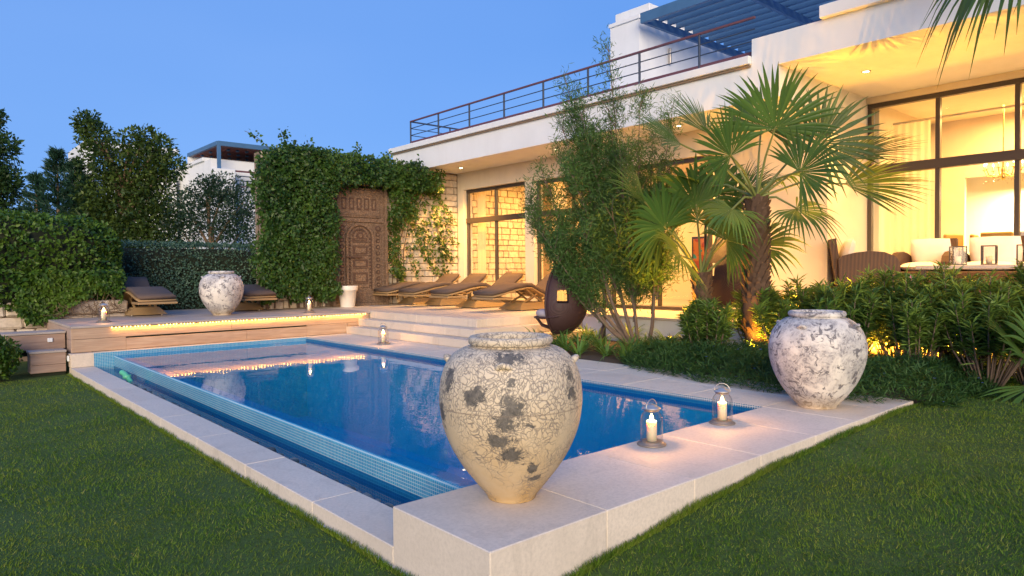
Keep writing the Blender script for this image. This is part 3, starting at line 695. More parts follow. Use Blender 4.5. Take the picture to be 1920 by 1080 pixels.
def jar_mat(name, kind):
    m = Mat(name, .6); v = m.pos((1, 1, 1), obj=True)
    warp = m.n('TexNoise'); warp.inputs['Scale'].default_value = 9; m.l(v, warp.inputs['Vector'])
    va = m.n('VectorMath'); va.operation = 'MULTIPLY_ADD'; m.l(warp.outputs['Color'], va.inputs[0]); va.inputs[1].default_value = (.17, .17, .13); m.l(v, va.inputs[2])
    def crack(scale, w, stretch=(1, 1, 1)):
        mp = m.n('Mapping'); mp.inputs['Scale'].default_value = stretch; m.l(va.outputs[0], mp.inputs[0])
        t = m.n('TexVoronoi'); t.feature = 'DISTANCE_TO_EDGE'; t.inputs['Scale'].default_value = scale; m.l(mp.outputs[0], t.inputs['Vector'])
        return m.ramp(t.outputs['Distance'], [(0.0, 1.0), (w, 0.0)])
    sx = m.n('SeparateXYZ'); m.l(v, sx.inputs[0]); z = sx.outputs[2]
    base = m.mix(m.noise(4, 4, .6, v), (.58, .48, .34), (.70, .61, .48))
    if kind == 'worn': base = m.mix(m.noise(4, 4, .6, v), (.66, .62, .56), (.78, .76, .73))
    if kind == 'crackle':
        ochre = m.math('MULTIPLY', m.ramp(z, [(.0, 1.0), (.68, 0.0)]), m.ramp(m.noise(3.2, 4, .6, v), [(.25, .35), (.60, 1.0)]))  # warm low glow on the lower belly, put into the glaze colour
        base = m.mix(m.math('MULTIPLY', ochre, .95), base, (.50, .31, .10))
        c1 = crack(12, .035, (1, 1, 1.15)); c2 = crack(40, .11, (1, 1, .6))
        dens = m.ramp(m.math('ADD', m.noise(2.6, 3, .6, v), m.math('MULTIPLY', z, .35)), [(.44, 0.0), (.66, 1.0)])
        cr = m.math('ADD', m.math('MULTIPLY', c1, m.ramp(m.noise(5, 2, .5, v), [(.40, .05), (.58, 1.0)])), m.math('MULTIPLY', c2, dens), True)
        dark = m.mix(m.ramp(m.noise(30, 5, .7, v), [(.35, 0.0), (.7, 1.0)]), (.04, .042, .045), (.15, .14, .13))
        patch = m.ramp(m.noise(5.2, 6, .62, m.pos((1, 1, 1.5), obj=True), .4), [(.635, 0.0), (.665, 1.0)])
        rag = m.noise(17, 8, .78, v, .8)
        for bx, by, bz, rr, asp in JAR_STAINS:
            sb = m.n('VectorMath'); sb.operation = 'SUBTRACT'; m.l(v, sb.inputs[0]); sb.inputs[1].default_value = (bx, by, bz)
            sc_ = m.n('VectorMath'); sc_.operation = 'MULTIPLY'; m.l(sb.outputs[0], sc_.inputs[0]); sc_.inputs[1].default_value = (1/rr, 1/rr, asp/rr)
            ln = m.n('VectorMath'); ln.operation = 'LENGTH'; m.l(sc_.outputs[0], ln.inputs[0])
            f_ = m.math('ADD', ln.outputs['Value'], m.math('MULTIPLY', m.math('SUBTRACT', rag, .5), 5.0))
            patch = m.math('MAXIMUM', patch, m.ramp(f_, [(.66, 1.0), (1.0, 0.0)]))
        col = m.mix(m.math('MULTIPLY', cr, .82), base, (.17, .15, .14)); col = m.mix(m.math('MULTIPLY', patch, .92), col, dark)
        groove = m.ramp(m.math('ABSOLUTE', m.math('SUBTRACT', z, .545)), [(.0, 1.0), (.006, 0.0)])
        col = m.mix(m.math('MULTIPLY', groove, .7), col, (.2, .16, .13)); h = m.math('SUBTRACT', 1.0, m.math('ADD', cr, m.math('MULTIPLY', patch, .6), True))
    else:
        fine = m.ramp(m.noise(34, 6, .75, va.outputs[0]), [(.50, 0.0), (.60, 1.0)])
        zone = m.ramp(m.noise(3.6, 4, .6, v, .5), [(.40, .12), (.56, 1.0)])
        sp = m.math('MULTIPLY', fine, zone)
        pits = m.ramp(m.noise(11, 5, .7, va.outputs[0], .8), [(.555, 0.0), (.59, 1.0)])
        wash = m.math('MULTIPLY', zone, .68)
        low = m.ramp(z, [(.0, 1.0), (.16, 0.0)])
        col = m.mix(wash, base, (.36, .35, .37)); col = m.mix(m.math('MULTIPLY', sp, .75), col, (.16, .15, .17)); col = m.mix(m.math('MULTIPLY', pits, .85), col, (.10, .095, .11))
        col = m.mix(m.math('MULTIPLY', low, .6), col, (.52, .38, .20)); h = m.math('SUBTRACT', 1.0, m.math('ADD', sp, pits, True))
    m.color(col).bump(h, .5, .006); return m.m
jar_a = jar_mat('crackled_jar_glaze', 'crackle'); jar_b = jar_mat('worn_jar_glaze', 'worn')
PA = [(.0, 0), (.125, 0), (.140, .008), (.152, .03), (.22, .115), (.295, .215), (.355, .325), (.392, .43), (.408, .53), (.410, .60), (.400, .69), (.372, .77), (.325, .83), (.27, .862), (.225, .872), (.222, .880),
      (.236, .884), (.244, .90), (.240, .918), (.226, .928), (.205, .926), (.190, .91), (.188, .87), (.22, .83), (.30, .70), (.30, .45), (.10, .12), (0, .10)]
PB = [(.0, 0), (.165, 0), (.185, .006), (.195, .025), (.275, .105), (.350, .20), (.412, .31), (.450, .42), (.465, .53), (.457, .62), (.425, .71), (.372, .78), (.305, .825), (.262, .838), (.255, .846),
      (.268, .850), (.276, .866), (.272, .885), (.258, .896), (.235, .894), (.222, .88), (.220, .84), (.26, .80), (.36, .66), (.36, .42), (.12, .12), (0, .10)]
PB = [(r*.915, z) for r, z in PB]
def smooth_prof(p, k=3):
    out = []
    for i in range(len(p)-1):
        p0 = p[max(i-1, 0)]; p1 = p[i]; p2 = p[i+1]; p3 = p[min(i+2, len(p)-1)]
        for j in range(k):
            t = j/k
            out.append(tuple(.5*((2*p1[a]) + (-p0[a]+p2[a])*t + (2*p0[a]-5*p1[a]+4*p2[a]-p3[a])*t*t + (-p0[a]+3*p1[a]-3*p2[a]+p3[a])*t**3) for a in (0, 1)))
    out.append(p[-1]); return [(max(r, 0), z) for r, z in out]
def jar(name, label, loc, prof, mat, rz, lug_r, lug_z, seed):
    t = thing(name, label, 'jar', loc, rz, None); rnd = random.Random(seed)
    k = next(i for i, p in enumerate(prof) if i > 8 and p[0] < .29 and p[1] > .8)
    mb = MB(); mb.lathe(smooth_prof(prof), 72)
    mb.v = [(x*(1+.008*math.sin(3*math.atan2(y, x)+seed)+.006*math.sin(9*z+seed)), y*(1+.008*math.cos(2*math.atan2(y, x))), z) for x, y, z in mb.v]
    mb.build('body', mat, t)
    for i in range(4):                                            # small loop lugs on the shoulder
        a = i*math.pi/2 + .35; rr = lug_r; pts = []
        for j in range(7):
            s_ = (j/6-.5)*2; pts.append(((rr+.045*(1-s_*s_)-.01)*math.cos(a+s_*.13), (rr+.045*(1-s_*s_)-.01)*math.sin(a+s_*.13), lug_z+.035*(1-s_*s_)-.03))
        MB().tube(pts, [.022, .020, .018, .017, .018, .020, .022], 8).build('lug', mat, t)
    return t
jar('crackled_jar', 'large crackled cream jar with dark patches on the near pool corner', (2.60, 2.97, ZC), PA, jar_a, .4, .34, .80, 1)
jar('worn_jar', 'big round worn white jar on the paving in front of the oleanders', (6.40, 2.96, ZC), PB, jar_b, 1.3, .33, .775, 2)
jar('grey_jar', 'round grey-stained white jar on the timber deck between two loungers', (4.85, 14.45, ZD), PB, jar_b, 4.1, .33, .775, 3)

# ---- candle lanterns
def make_lantern():
    t = thing('candle_lantern', '', 'lantern', (0, 0, 0), 0, 'candle lanterns round the pool')
    MB().lathe([(0, 0), (.105, 0), (.108, .006), (.104, .012), (.09, .014), (.085, .02), (.082, .03), (.07, .031), (0, .031)], 32).build('base', base_steel, t)
    MB().lathe([(.083, .026), (.083, .185), (.079, .208), (.068, .230), (.054, .246), (.050, .254)], 32).build('glass', lantern_glass, t)
    cap = MB().lathe([(.048, .252), (.055, .252), (.057, .266), (.068, .270), (.066, .275), (.050, .285), (.033, .290), (.030, .298), (0, .300)], 32).build('cap', steel, t)
    pts = [(.064*math.cos(a), 0, .272+.066*math.sin(a)) for a in [math.pi*i/12 for i in range(13)]]
    MB().tube(pts, .003, 6).build('handle', steel, t)
    c = MB().lathe([(0, .032), (.038, .032), (.038, .172), (.036, .178), (.03, .176), (.012, .170), (0, .169)], 24).build('candle', wax, t)
    MB().tube([(0, 0, .168), (.001, 0, .182)], .0015, 5).build('wick', black_metal, c)
    MB().lathe([(0, .176), (.009, .182), (.014, .194), (.011, .210), (.004, .226), (0, .232)], 12).build('flame', flame, c)
    l = bpy.data.lights.new('candle_light', 'POINT'); l.energy = 9.0; l.color = (1, .46, .12); l.shadow_soft_size = .012
    q = bpy.data.objects.new('candle_light', l); COL.objects.link(q); q.parent = t; q.location = (0, 0, .205)
    return t
lt = make_lantern(); lt.location = (4.13, 3.14, ZC); lt['label'] = 'candle lantern on the front paving, nearest to the crackled jar'
for loc, s, lab in (((5.13, 3.17, ZC), 1.0, 'candle lantern on the front paving near the pool corner and worn jar'),
                    ((6.42, 10.79, ZC), 1.12, 'candle lantern at the foot of the pale steps'),
                    ((2.66, 14.02, ZD), 1.12, 'candle lantern at the left end of the timber deck'),
                    ((6.43, 13.80, ZD), 1.12, 'candle lantern on the deck edge near the white plant pot')):
    dup(lt, loc, random.random()*3, lab, (s, s, s))

# ---- loungers
cush_m = Mat('taupe_cushion', .9); cush_m.color(cush_m.mix(cush_m.noise(5, 3), (.075, .055, .05), (.105, .078, .07))).bump(cush_m.noise(220, 2), .25, .002); cush_m = cush_m.m
def weave(name, c1, c2, sc=110):
    m = Mat(name, .6); w1 = m.n('TexWave'); w1.inputs['Scale'].default_value = sc/3; w1.bands_direction = 'Z'; m.l(m.pos(), w1.inputs['Vector'])
    w2 = m.n('TexWave'); w2.inputs['Scale'].default_value = sc/3; w2.bands_direction = 'DIAGONAL'; m.l(m.pos((1, 1, .02)), w2.inputs['Vector'])
    f = m.math('MULTIPLY', w1.outputs['Fac'], w2.outputs['Fac']); m.color(m.mix(f, c1, c2)).bump(f, .6, .004); return m.m
rattan = weave('tan_rattan', (.26, .17, .08), (.46, .33, .18))
wicker = weave('brown_wicker', (.045, .022, .016), (.13, .070, .05), 80)
pod_m = weave('aubergine_wicker', (.03, .012, .014), (.085, .04, .042), 120)
def make_lounger():
    t = thing('sun_lounger', '', 'lounger', (0, 0, 0), 0, 'taupe cushioned sun loungers')
    hw = .34
    line = [(-1.22, .315), (-.95, .36), (-.60, .435), (-.30, .475), (-.16, .47), (0, .40), (.22, .30), (.36, .275), (.50, .32), (.70, .46), (.90, .60), (1.04, .70)]
    # mattress: bent pad with rounded rim
    def pad(off0, off1, w, x0=None, pts=line):
        P = []
        for i, (x, z) in enumerate(pts):
            a = pts[max(i-1, 0)]; b_ = pts[min(i+1, len(pts)-1)]; dx, dz = b_[0]-a[0], b_[1]-a[1]; L = math.hypot(dx, dz); nx, nz = -dz/L, dx/L
            P.append((x, z, nx, nz))
        V = []; F = []; ring = [(-w, .25), (-w, .75), (-w+.03, 1), (w-.03, 1), (w, .75), (w, .25), (w-.03, 0), (-w+.03, 0)]
        for i, (x, z, nx, nz) in enumerate(P):
            e = .8 if i in (0, len(P)-1) else 1.0
            for yy, s_ in ring:
                o = off0 + (off1-off0)*(.5+(s_-.5)*e); V.append((x+nx*o, yy*(e*.04+.96), z+nz*o))
        n = len(ring)
        for i in range(len(P)-1):
            for k in range(n): F.append((i*n+k, i*n+(k+1) % n, (i+1)*n+(k+1) % n, (i+1)*n+k))
        F.append(tuple(range(n))[::-1]); F.append(tuple((len(P)-1)*n+k for k in range(n)))
        return MB().add(V, F, True)
    pad(.03, .115, hw).build('mattress', cush_m, t)
    pad(-.012, .028, hw+.01).build('frame', rattan, t)
    for x in (-1.20, -.9): pass
    MB().cbox(-1.25, -.72, -hw-.015, hw+.015, .255, .300, .008).build('foot_board', rattan, t)
    # pedestal: low tapered box woven in rattan
    V = [(-.52, -.36, .02), (.52, -.36, .02), (.52, .36, .02), (-.52, .36, .02), (-.36, -.24, .165), (.36, -.24, .165), (.36, .24, .165), (-.36, .24, .165)]
    MB().add(V, [(0, 3, 2, 1), (4, 5, 6, 7), (0, 1, 5, 4), (1, 2, 6, 5), (2, 3, 7, 6), (3, 0, 4, 7)]).build('pedestal', rattan, t)
    for sx in (-.4, .4):
        for sy in (-.28, .28): MB().lathe([(.02, 0), (.02, .022)], 8, (sx, sy, 0)).build('foot', steel, t)
    for sy in (-.2, .2):
        MB().bar((-.30, sy, .16), (.12, sy, .345), .03, .04).build('strut', rattan, t); MB().bar((.26, sy, .16), (-.22, sy, .46), .03, .04).build('strut', rattan, t)
        MB().bar((.2, sy*1.02, .16), (.5, sy*1.02, .315), .03, .04).build('strut', rattan, t)
    return t
lg = make_lounger(); lg.location = (10.20, 15.18, ZD); lg['label'] = 'taupe lounger nearest the stone wall, first in the row by the window'
for loc, rz, lab in (((10.25, 14.08, ZD), 0, 'second taupe lounger from the stone wall in the row by the window'),
                     ((10.17, 12.62, ZD), 0, 'third taupe lounger from the stone wall, in full view on the terrace'),
                     ((10.20, 11.10, ZD), 0, 'taupe lounger partly hidden behind the near hanging chair'),
                     ((3.72, 15.92, ZD), math.pi/2, 'taupe lounger on the timber deck left of the grey-stained jar'),
                     ((5.78, 16.0, ZD), math.pi/2, 'taupe lounger on the deck behind the grey-stained jar by the climber')):
    dup(lg, loc, rz, lab)

# ---- carved antique door
door_m = Mat('carved_door_wood', .75)
_c = door_m.mix(door_m.noise(7, 5, .6, door_m.pos((1, 1, .4))), (.17, .105, .068), (.31, .21, .145)); _v = door_m.n('TexVoronoi'); _v.inputs['Scale'].default_value = 26; door_m.l(door_m.pos((1, .3, 1)), _v.inputs['Vector']); _c = door_m.mix(door_m.ramp(_v.outputs['Distance'], [(.25, 0.0), (.6, .55)]), _c, (.07, .042, .03)); door_m.color(_c).bump(door_m.math('ADD', door_m.noise(70, 4, .7), door_m.math('MULTIPLY', _v.outputs['Distance'], -1.5)), .9, .012); door_m = door_m.m
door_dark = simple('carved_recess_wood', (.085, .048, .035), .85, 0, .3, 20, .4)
d = thing('carved_door', 'tall antique carved wooden door leaning on the climber-covered wall', 'door', (8.62, 15.60, ZD))
def dbox(name, x0, x1, z0, z1, y0, y1, mat=door_m, parent=d, bv=.006): return MB().cbox(x0, x1, y0, y1, z0, z1, bv).build(name, mat, parent)
dbox('jamb', -.77, -.70, 0, 3.02, -.12, .10); dbox('jamb', .70, .77, 0, 3.02, -.12, .10); dbox('sill', -.70, .70, 0, .07, -.13, .10)
pnl = dbox('panel', -.70, .70, .07, 2.96, -.03, .06)
dbox('lintel', -.77, .77, 3.022, 3.08, -.13, .10)
tp = dbox('frieze', -.62, .58, 2.22, 2.90, -.062, -.03)
for i in range(5): # carved niches in the frieze
    x = -.44+.21*i; dbox('niche', x-.07, x+.07, 2.40, 2.70, -.070, -.062, door_dark, tp, .003); dbox('niche_figure', x-.035, x+.035, 2.44, 2.66, -.083, -.071, door_m, tp, .006)
for z in (2.28, 2.80):
    for i in range(24): dbox('bead', -.55+.046*i-.016, -.55+.046*i+.016, z-.016, z+.016, -.076, -.0625, door_m, tp, .005)
dbox('cross_rail', -.70, .70, 2.10, 2.20, -.07, -.03)
st = [dbox('stile', -.60, -.42, .42, 2.08, -.058, -.03), dbox('stile', .40, .60, .42, 2.08, -.058, -.03)]
for s_, x in zip(st, (-.51, .50)):
    for i in range(9):
        z = .52+.16*i; dbox('carving', x-.05, x+.05, z-.05, z+.05, -.070, -.0585, door_dark, s_, .02); dbox('carving', x-.025, x+.025, z-.03, z+.03, -.078, -.071, door_m, s_, .012)
    MB().tube([(x, -.07, 1.95), (x, -.085, 1.95)], .075, 14).build('rosette', door_dark, s_); MB().tube([(x, -.08, 1.95), (x, -.098, 1.95)], .035, 10).build('rosette', door_m, s_)
def arch(r0, r1, zc, y0, y1):
    pts = [(r1*math.cos(a), zc+r1*math.sin(a)) for a in [math.pi*i/20 for i in range(21)]] + [(-r1, .40), (-r0, .40)] + [(r0*math.cos(a), zc+r0*math.sin(a)) for a in [math.pi*i/20 for i in range(20, -1, -1)]] + [(r0, .40), (r1, .40)]
    V = []; F = []; o = [(r1*math.cos(a), zc+r1*math.sin(a)) for a in [math.pi*i/20 for i in range(21)]]; o = [(r1, .40)]+o+[(-r1, .40)]
    i_ = [(r0*math.cos(a), zc+r0*math.sin(a)) for a in [math.pi*i/20 for i in range(21)]]; i_ = [(r0, .40)]+i_+[(-r0, .40)]
    n = len(o)
    for y in (y0, y1):
        V += [(x, y, z) for x, z in o] + [(x, y, z) for x, z in i_]
    for k in range(n-1):
        F += [(k, k+1, n+k+1, n+k), (2*n+k, 3*n+k, 3*n+k+1, 2*n+k+1), (k, 2*n+k, 2*n+k+1, k+1), (n+k, n+k+1, 3*n+k+1, 3*n+k)]
    return MB().add(V, F)
ar = arch(.335, .395, 1.68, -.085, -.03).build('arch_moulding', door_m, d)
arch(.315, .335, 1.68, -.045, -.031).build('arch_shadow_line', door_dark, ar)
for i in range(15):
    for x in (-.285, .285): MB().tube([(x, -.035, .5+.085*i), (x, -.06, .5+.085*i)], .02, 8).build('stud', door_dark, pnl)
lf = dbox('leaf_panel', -.25, .25, .46, 1.86, -.05, -.031, door_m)
for z0, z1 in ((.55, .85), (.93, 1.18), (1.26, 1.52), (1.58, 1.70)):
    dbox('carved_field', -.21, .21, z0, z1, -.058, -.0505, door_dark, lf, .004); dbox('carved_panel', -.15, .15, z0+.06, z1-.06 if z1-z0 > .2 else z1-.03, -.072, -.0585, door_m, lf, .01)
    for i in range(12): dbox('bead', -.198+.036*i-.011, -.198+.036*i+.011, z1-.032, z1-.010, -.068, -.0585, door_m, lf, .004)
    for i in range(12): dbox('bead', -.198+.036*i-.011, -.198+.036*i+.011, z0+.012, z0+.034, -.068, -.0585, door_m, lf, .004)
for a in range(9): MB().tube([(.2*math.cos(math.pi*(a+.5)/9), -.035, 1.72+.2*math.sin(math.pi*(a+.5)/9)), (.2*math.cos(math.pi*(a+.5)/9), -.062, 1.72+.2*math.sin(math.pi*(a+.5)/9))], .028, 8).build('stud', door_dark, pnl)
MB().tube([(0, -.03, 1.76), (0, -.07, 1.76)], .10, 16).build('rosette', door_dark, pnl); MB().tube([(0, -.06, 1.76), (0, -.09, 1.76)], .05, 12).build('rosette', door_m, pnl)
dbox('latch_bar', -.40, .02, 1.205, 1.245, -.12, -.08, door_dark)

# ---- white plant pot
p = thing('plant_pot', 'empty white tapered plant pot in front of the carved door', 'pot', (8.08, 15.22, ZD))
pot_m = simple('white_pot_glaze', (.74, .70, .66), .55, 0, .08, 10, .2)
MB().lathe([(0, 0), (.165, 0), (.17, .01), (.215, .40), (.235, .405), (.24, .42), (.25, .505), (.248, .515), (.225, .515), (.215, .48), (.2, .42), (0, .40)], 36).build('body', pot_m, p)

# ---- string of lights under the deck edge
ls = thing('light_string', 'warm glowing string of lights under the front edge of the timber deck', 'lights', (2.62, 13.24, .72))
LO = (2.62, 13.24, .72)
MB().tube([(2.62+i*.1, 13.243, .735+.004*math.sin(i*1.7)) for i in range(49)], .004, 5).build('cable', black_metal, ls, LO)
for i in range(86):
    x = 2.64+i*.0565+random.uniform(-.012, .012)
    if i in (11, 12, 24, 41, 58, 67): continue
    MB().lathe([(0, -.009), (.007, -.006), (.009, 0), (.007, .006), (0, .009)], 8, (x, 13.240, .728+random.uniform(-.004, .004))).build('bulb', led, ls, LO)
for i in range(5):
    l = bpy.data.lights.new('string_glow', 'AREA'); l.shape = 'RECTANGLE'; l.size = .93; l.size_y = .015; l.energy = 1.7; l.color = (1, .45, .07)
    q = bpy.data.objects.new('string_glow', l); COL.objects.link(q); q.parent = ls; q.location = (.48+i*.955, -.018, .0); q.rotation_euler = (R_(38), 0, 0)

# ---- hanging chairs
def make_pod(name, label, loc, rz, stand):
    t = thing(name, label, 'hanging chair', loc, rz)
    # shell: egg open at the front (+x local), thick woven skin
    nu, nv = 30, 22; V = []; idx = {}
    def sh(u, v, k):
        # v: 0 bottom .. 1 top, u: angle -1..1 round the back
        ang = math.pi + u*R_(118); zz = v
        prof = (math.sin(math.pi*min(1, max(0, .06+.90*zz))**.86))**.75
        r = (.50*prof)*k
        return (r*math.cos(ang)*1.02, r*math.sin(ang)*.92, 1.22*zz)
    V = []; F = []
    for layer, k in ((0, 1.0), (1, .945)):
        for j in range(nv+1):
            for i in range(nu+1): V.append(sh(-1+2*i/nu, j/nv, k))
    W = nu+1; off = W*(nv+1)
    def hole(i, j):  # side openings like arm windows
        return (3 <= i <= 5 or nu-6 <= i <= nu-4) and 10 <= j <= 13
    for j in range(nv):
        for i in range(nu):
            if hole(i, j): continue
            a = j*W+i; F.append((a, a+1, a+W+1, a+W)); F.append((off+a, off+a+W, off+a+W+1, off+a+1))
    for j in range(nv):
        for i in (0, nu): a = j*W+i; F.append((a, a+W, off+a+W, off+a))
    MB().add(V, F, True).build('shell', pod_m, t)
    rim = []
    for s_ in (-1, 1):
        rim = [sh(s_, j/nv, .97) for j in range(nv+1)]; MB().tube(rim, .022, 8).build('rim', pod_m, t)
    for s_ in (-.5, 0, .5): MB().tube([(.40, s_*.5, .30), (.30, s_*.5, .16), (.05, s_*.3, .06), (-.1, s_*.2, .03)], .014, 6).build('slat', pod_m, t)
    MB().tube([(.02, -.42, .33), (.28, -.36, .30), (.42, 0, .29), (.28, .36, .30), (.02, .42, .33)], .02, 8).build('seat_rim', pod_m, t)
    cu = MB().lathe([(0, .30), (.34, .30), (.40, .33), (.40, .40), (.34, .43), (0, .44)], 28).build('seat_cushion', simple('grey_cushion', (.42, .38, .42), .9, 0, .08, 5), t)
    MB().tube([(-.05, 0, 1.20), (-.05, 0, 1.62)], .008, 6).build('chain', black_metal, t)
    if stand:
        sd = MB().tube([(-.78, .0, -.30), (-.80, 0, .8), (-.72, 0, 1.5), (-.45, 0, 1.82), (-.05, 0, 1.80), (-.05, 0, 1.62)], [.032, .032, .030, .028, .024, .02], 10).build('pole', black_metal, t)
        MB().bar((-.78, 0, .12), (-.55, .62, -.44), .05, .05).build('leg', black_metal, t); MB().bar((-.78, 0, .12), (-.62, -.75, -.44), .05, .05).build('leg', black_metal, t)
        MB().bar((-.62, -.75, -.43), (.15, -.55, -.43), .04, .04).build('base_bar', black_metal, t); MB().bar((-.55, .62, -.43), (.15, .55, -.43), .04, .04).build('base_bar', black_metal, t)
        MB().bar((.15, -.55, -.43), (.15, .55, -.43), .04, .04).build('base_bar', black_metal, t)
    return t
make_pod('hanging_chair', 'dark wicker hanging pod chair in front of the side steps', (8.62, 8.55, .80-.28), R_(136), True)
make_pod('hanging_chair', 'brown wicker hanging pod chair behind the small palm on the terrace', (11.0, 6.72, .96), R_(75), False)
s_ = thing('chair_stand', 'thin black stand holding the far hanging chair on the terrace', 'stand', (11.25, 7.1, ZD))
MB().tube([(.25, .35, .02), (.28, .38, 1.6), (.1, .2, 2.1), (-.25, -.36, 2.0), (-.25, -.38, 1.80)], .028, 10).build('pole', black_metal, s_)
MB().tube([(.55*math.cos(a), .55*math.sin(a), .02) for a in [2*math.pi*i/24 for i in range(25)]], .02, 6).build('base_ring', black_metal, s_)

# ---- seating on the upper terrace
white_cush = Mat('white_cushion', .9); white_cush.color(white_cush.mix(white_cush.noise(4, 3), (.78, .72, .70), (.84, .80, .78))).bump(white_cush.noise(6, 3), .3, .03); white_cush = white_cush.m
def cushion(name, parent, c, size, rx=0, ry=0, rz=0, mat=white_cush):
    """soft pillow, flat in its local z"""
    n = 12; V = []; F = []
    for side in (1, -1):
        for i in range(n+1):
            for j in range(n+1):
                u = -1+2*i/n; v = -1+2*j/n; h = (1-abs(u)**3.2)*(1-abs(v)**3.2); pin = 1-.05*(abs(u*v))
                pz = side*size[2]/2*(h**.45 if h > 0 else 0)
                V.append((u*size[0]/2*(1-.04*(1-v*v)*0)*pin, v*size[1]/2*pin, pz))
    W = n+1; off = W*W
    for i in range(n):
        for j in range(n):
            a = i*W+j; F.append((a, a+W, a+W+1, a+1)); F.append((off+a, off+a+1, off+a+W+1, off+a+W))
    M = Matrix.Translation(c) @ Matrix.Rotation(rz, 4, 'Z') @ Matrix.Rotation(ry, 4, 'Y') @ Matrix.Rotation(rx, 4, 'X')
    return MB().add([tuple(M @ Vector(p_)) for p_ in V], F, True).build(name, mat, parent)
def curved_panel(y0, y1, prof, th=None):
    return MB().prism(prof, y0, y1, 'xz')
def armchair(name, label, loc, rz, width=.95, seats=1, cat='armchair'):
    """local +x faces forward; arms are high rounded wicker panels"""
    t = thing(name, label, cat, loc, rz); hw = width/2
    armp = [(-.45, .04), (.42, .04), (.46, .30), (.45, .48), (.38, .58), (.22, .65), (.0, .67), (-.2, .65), (-.40, .60), (-.47, .55)]
    for s_ in (-1, 1): curved_panel(s_*hw-.05, s_*hw+.05, armp).build('arm', wicker, t)
    MB().prism([(-.60, .88), (-.50, .90), (-.38, .04), (-.48, .04)], -hw+.051, hw-.051, 'xz').build('backrest', wicker, t)
    MB().cbox(-.40, .42, -hw+.052, hw-.052, .08, .32, .02).build('seat_base', wicker, t)
    for i in range(seats):
        w_ = (width-.12)/seats; yc = -hw+.06+w_*(i+.5)
        cushion('seat_cushion', t, (.02, yc, .40), (.80, w_*.98, .17)); cushion('back_cushion', t, (-.30, yc, .66), (.50, w_*.96, .20), 0, R_(-74), 0)
    for sx in (-.38, .38):
        for sy in (-1, 1): MB().cbox(sx-.025, sx+.025, sy*(hw-.03)-.025, sy*(hw-.03)+.025, 0, .045, .004).build('foot', wicker, t)
    return t
armchair('wicker_armchair', 'brown wicker armchair with white cushions near the villa corner', (12.55, 4.95, ZU), R_(-62))
armchair('wicker_armchair', 'wicker armchair end showing behind the oleanders between armchair and sofa', (13.45, 4.30, ZU), R_(-178), .8)
armchair('wicker_sofa', 'long wicker sofa with white back cushions behind the square lanterns', (13.45, 2.55, ZU), R_(180), 2.5, 3, 'sofa')
ct = thing('coffee_table', 'low pale table edge carrying three square lanterns on the upper terrace', 'table', (12.0, 2.9, ZU))
MB().cbox(-.40, .40, -1.25, .95, .36, .42, .008).build('top', terr_stone, ct)
for sx in (-.34, .34):
    for sy in (-1.15, .85): MB().cbox(sx-.03, sx+.03, sy-.03, sy+.03, 0, .36, .004).build('leg', frame_metal, ct)
def sq_lantern(loc, lab, rz):
    t = thing('square_lantern', lab, 'lantern', loc, rz, 'square lanterns on the table'); h, a = .27, .095
    MB().cbox(-a, a, -a, a, 0, .018, .003).build('base', frame_metal, t); MB().cbox(-a, a, -a, a, h, h+.014, .003).build('lid', frame_metal, t)
    for sx in (-1, 1):
        for sy in (-1, 1): MB().cbox(sx*a-.008*(sx+1), sx*a+.008*(1-sx), sy*a-.008*(sy+1), sy*a+.008*(1-sy), .018, h, .002).build('post', frame_metal, t)
    for k in range(4):
        M = Matrix.Rotation(k*math.pi/2, 4, 'Z'); MB().add([tuple(M @ Vector(q_)) for q_ in ((a-.006, -a+.016, .02), (a-.006, a-.016, .02), (a-.006, a-.016, h-.002), (a-.006, -a+.016, h-.002))], [(0, 1, 2, 3)]).build('pane', lantern_glass, t)
    MB().lathe([(0, .019), (.04, .019), (.04, .13), (0, .13)], 16).build('candle', wax, t)
    return t
for y, lab in ((3.38, 'square glass lantern at the left end of the terrace table'), (2.98, 'middle square glass lantern on the terrace table'), (2.52, 'square glass lantern at the right edge of the picture on the terrace table')):
    sq_lantern((11.95, y, ZU+.42), lab, .3+y)
# ---- dining chairs, table and chandelier indoors
din_m = simple('ochre_chair_fabric', (.42, .25, .06), .8, 0, .1, 6)
def dining_chair(loc, rz, lab, mat=din_m):
    t = thing('dining_chair', lab, 'chair', loc, rz, 'dining chairs indoors')
    MB().cbox(-.24, .24, -.25, .25, .42, .50, .02).build('seat', mat, t); MB().cbox(-.27, -.20, -.25, .25, .45, 1.02, .02).build('backrest', mat, t)
    for sx in (-.2, .2):
        for sy in (-.2, .2): MB().cbox(sx-.02, sx+.02, sy-.02, sy+.02, 0, .42, .003).build('leg', frame_metal, t)
dining_chair((15.35, 4.62, ZU), R_(70), 'ochre dining chair seen side-on at the left behind the sofa')
dining_chair((15.75, 4.42, ZU), R_(95), 'ochre dining chair just behind the side-on one indoors')
dining_chair((15.2, 3.62, ZU), 0, 'ochre dining chair with its wide back to the window')
dining_chair((15.2, 3.02, ZU), 0, 'grey-white dining chair near the right window mullion', simple('pale_chair_fabric', (.55, .52, .52), .8))
dining_chair((15.2, 2.45, ZU), 0, 'ochre dining chair at the right edge of the picture indoors')
dt = thing('dining_table', 'long dining table inside the right room', 'table', (16.0, 3.0, ZU))
MB().cbox(-.5, .5, -1.6, 1.2, .70, .75, .006).build('top', wood_face, dt)
for sy in (-1.4, 1.0): MB().cbox(-.4, .4, sy-.04, sy+.04, 0, .70, .006).build('leg', wood_face, dt)
ch = thing('chandelier', 'sparkling glass chandelier hanging in the right room', 'chandelier', (15.6, 3.68, 3.42))
brass = simple('brass', (.75, .5, .2), .25, 1.0)
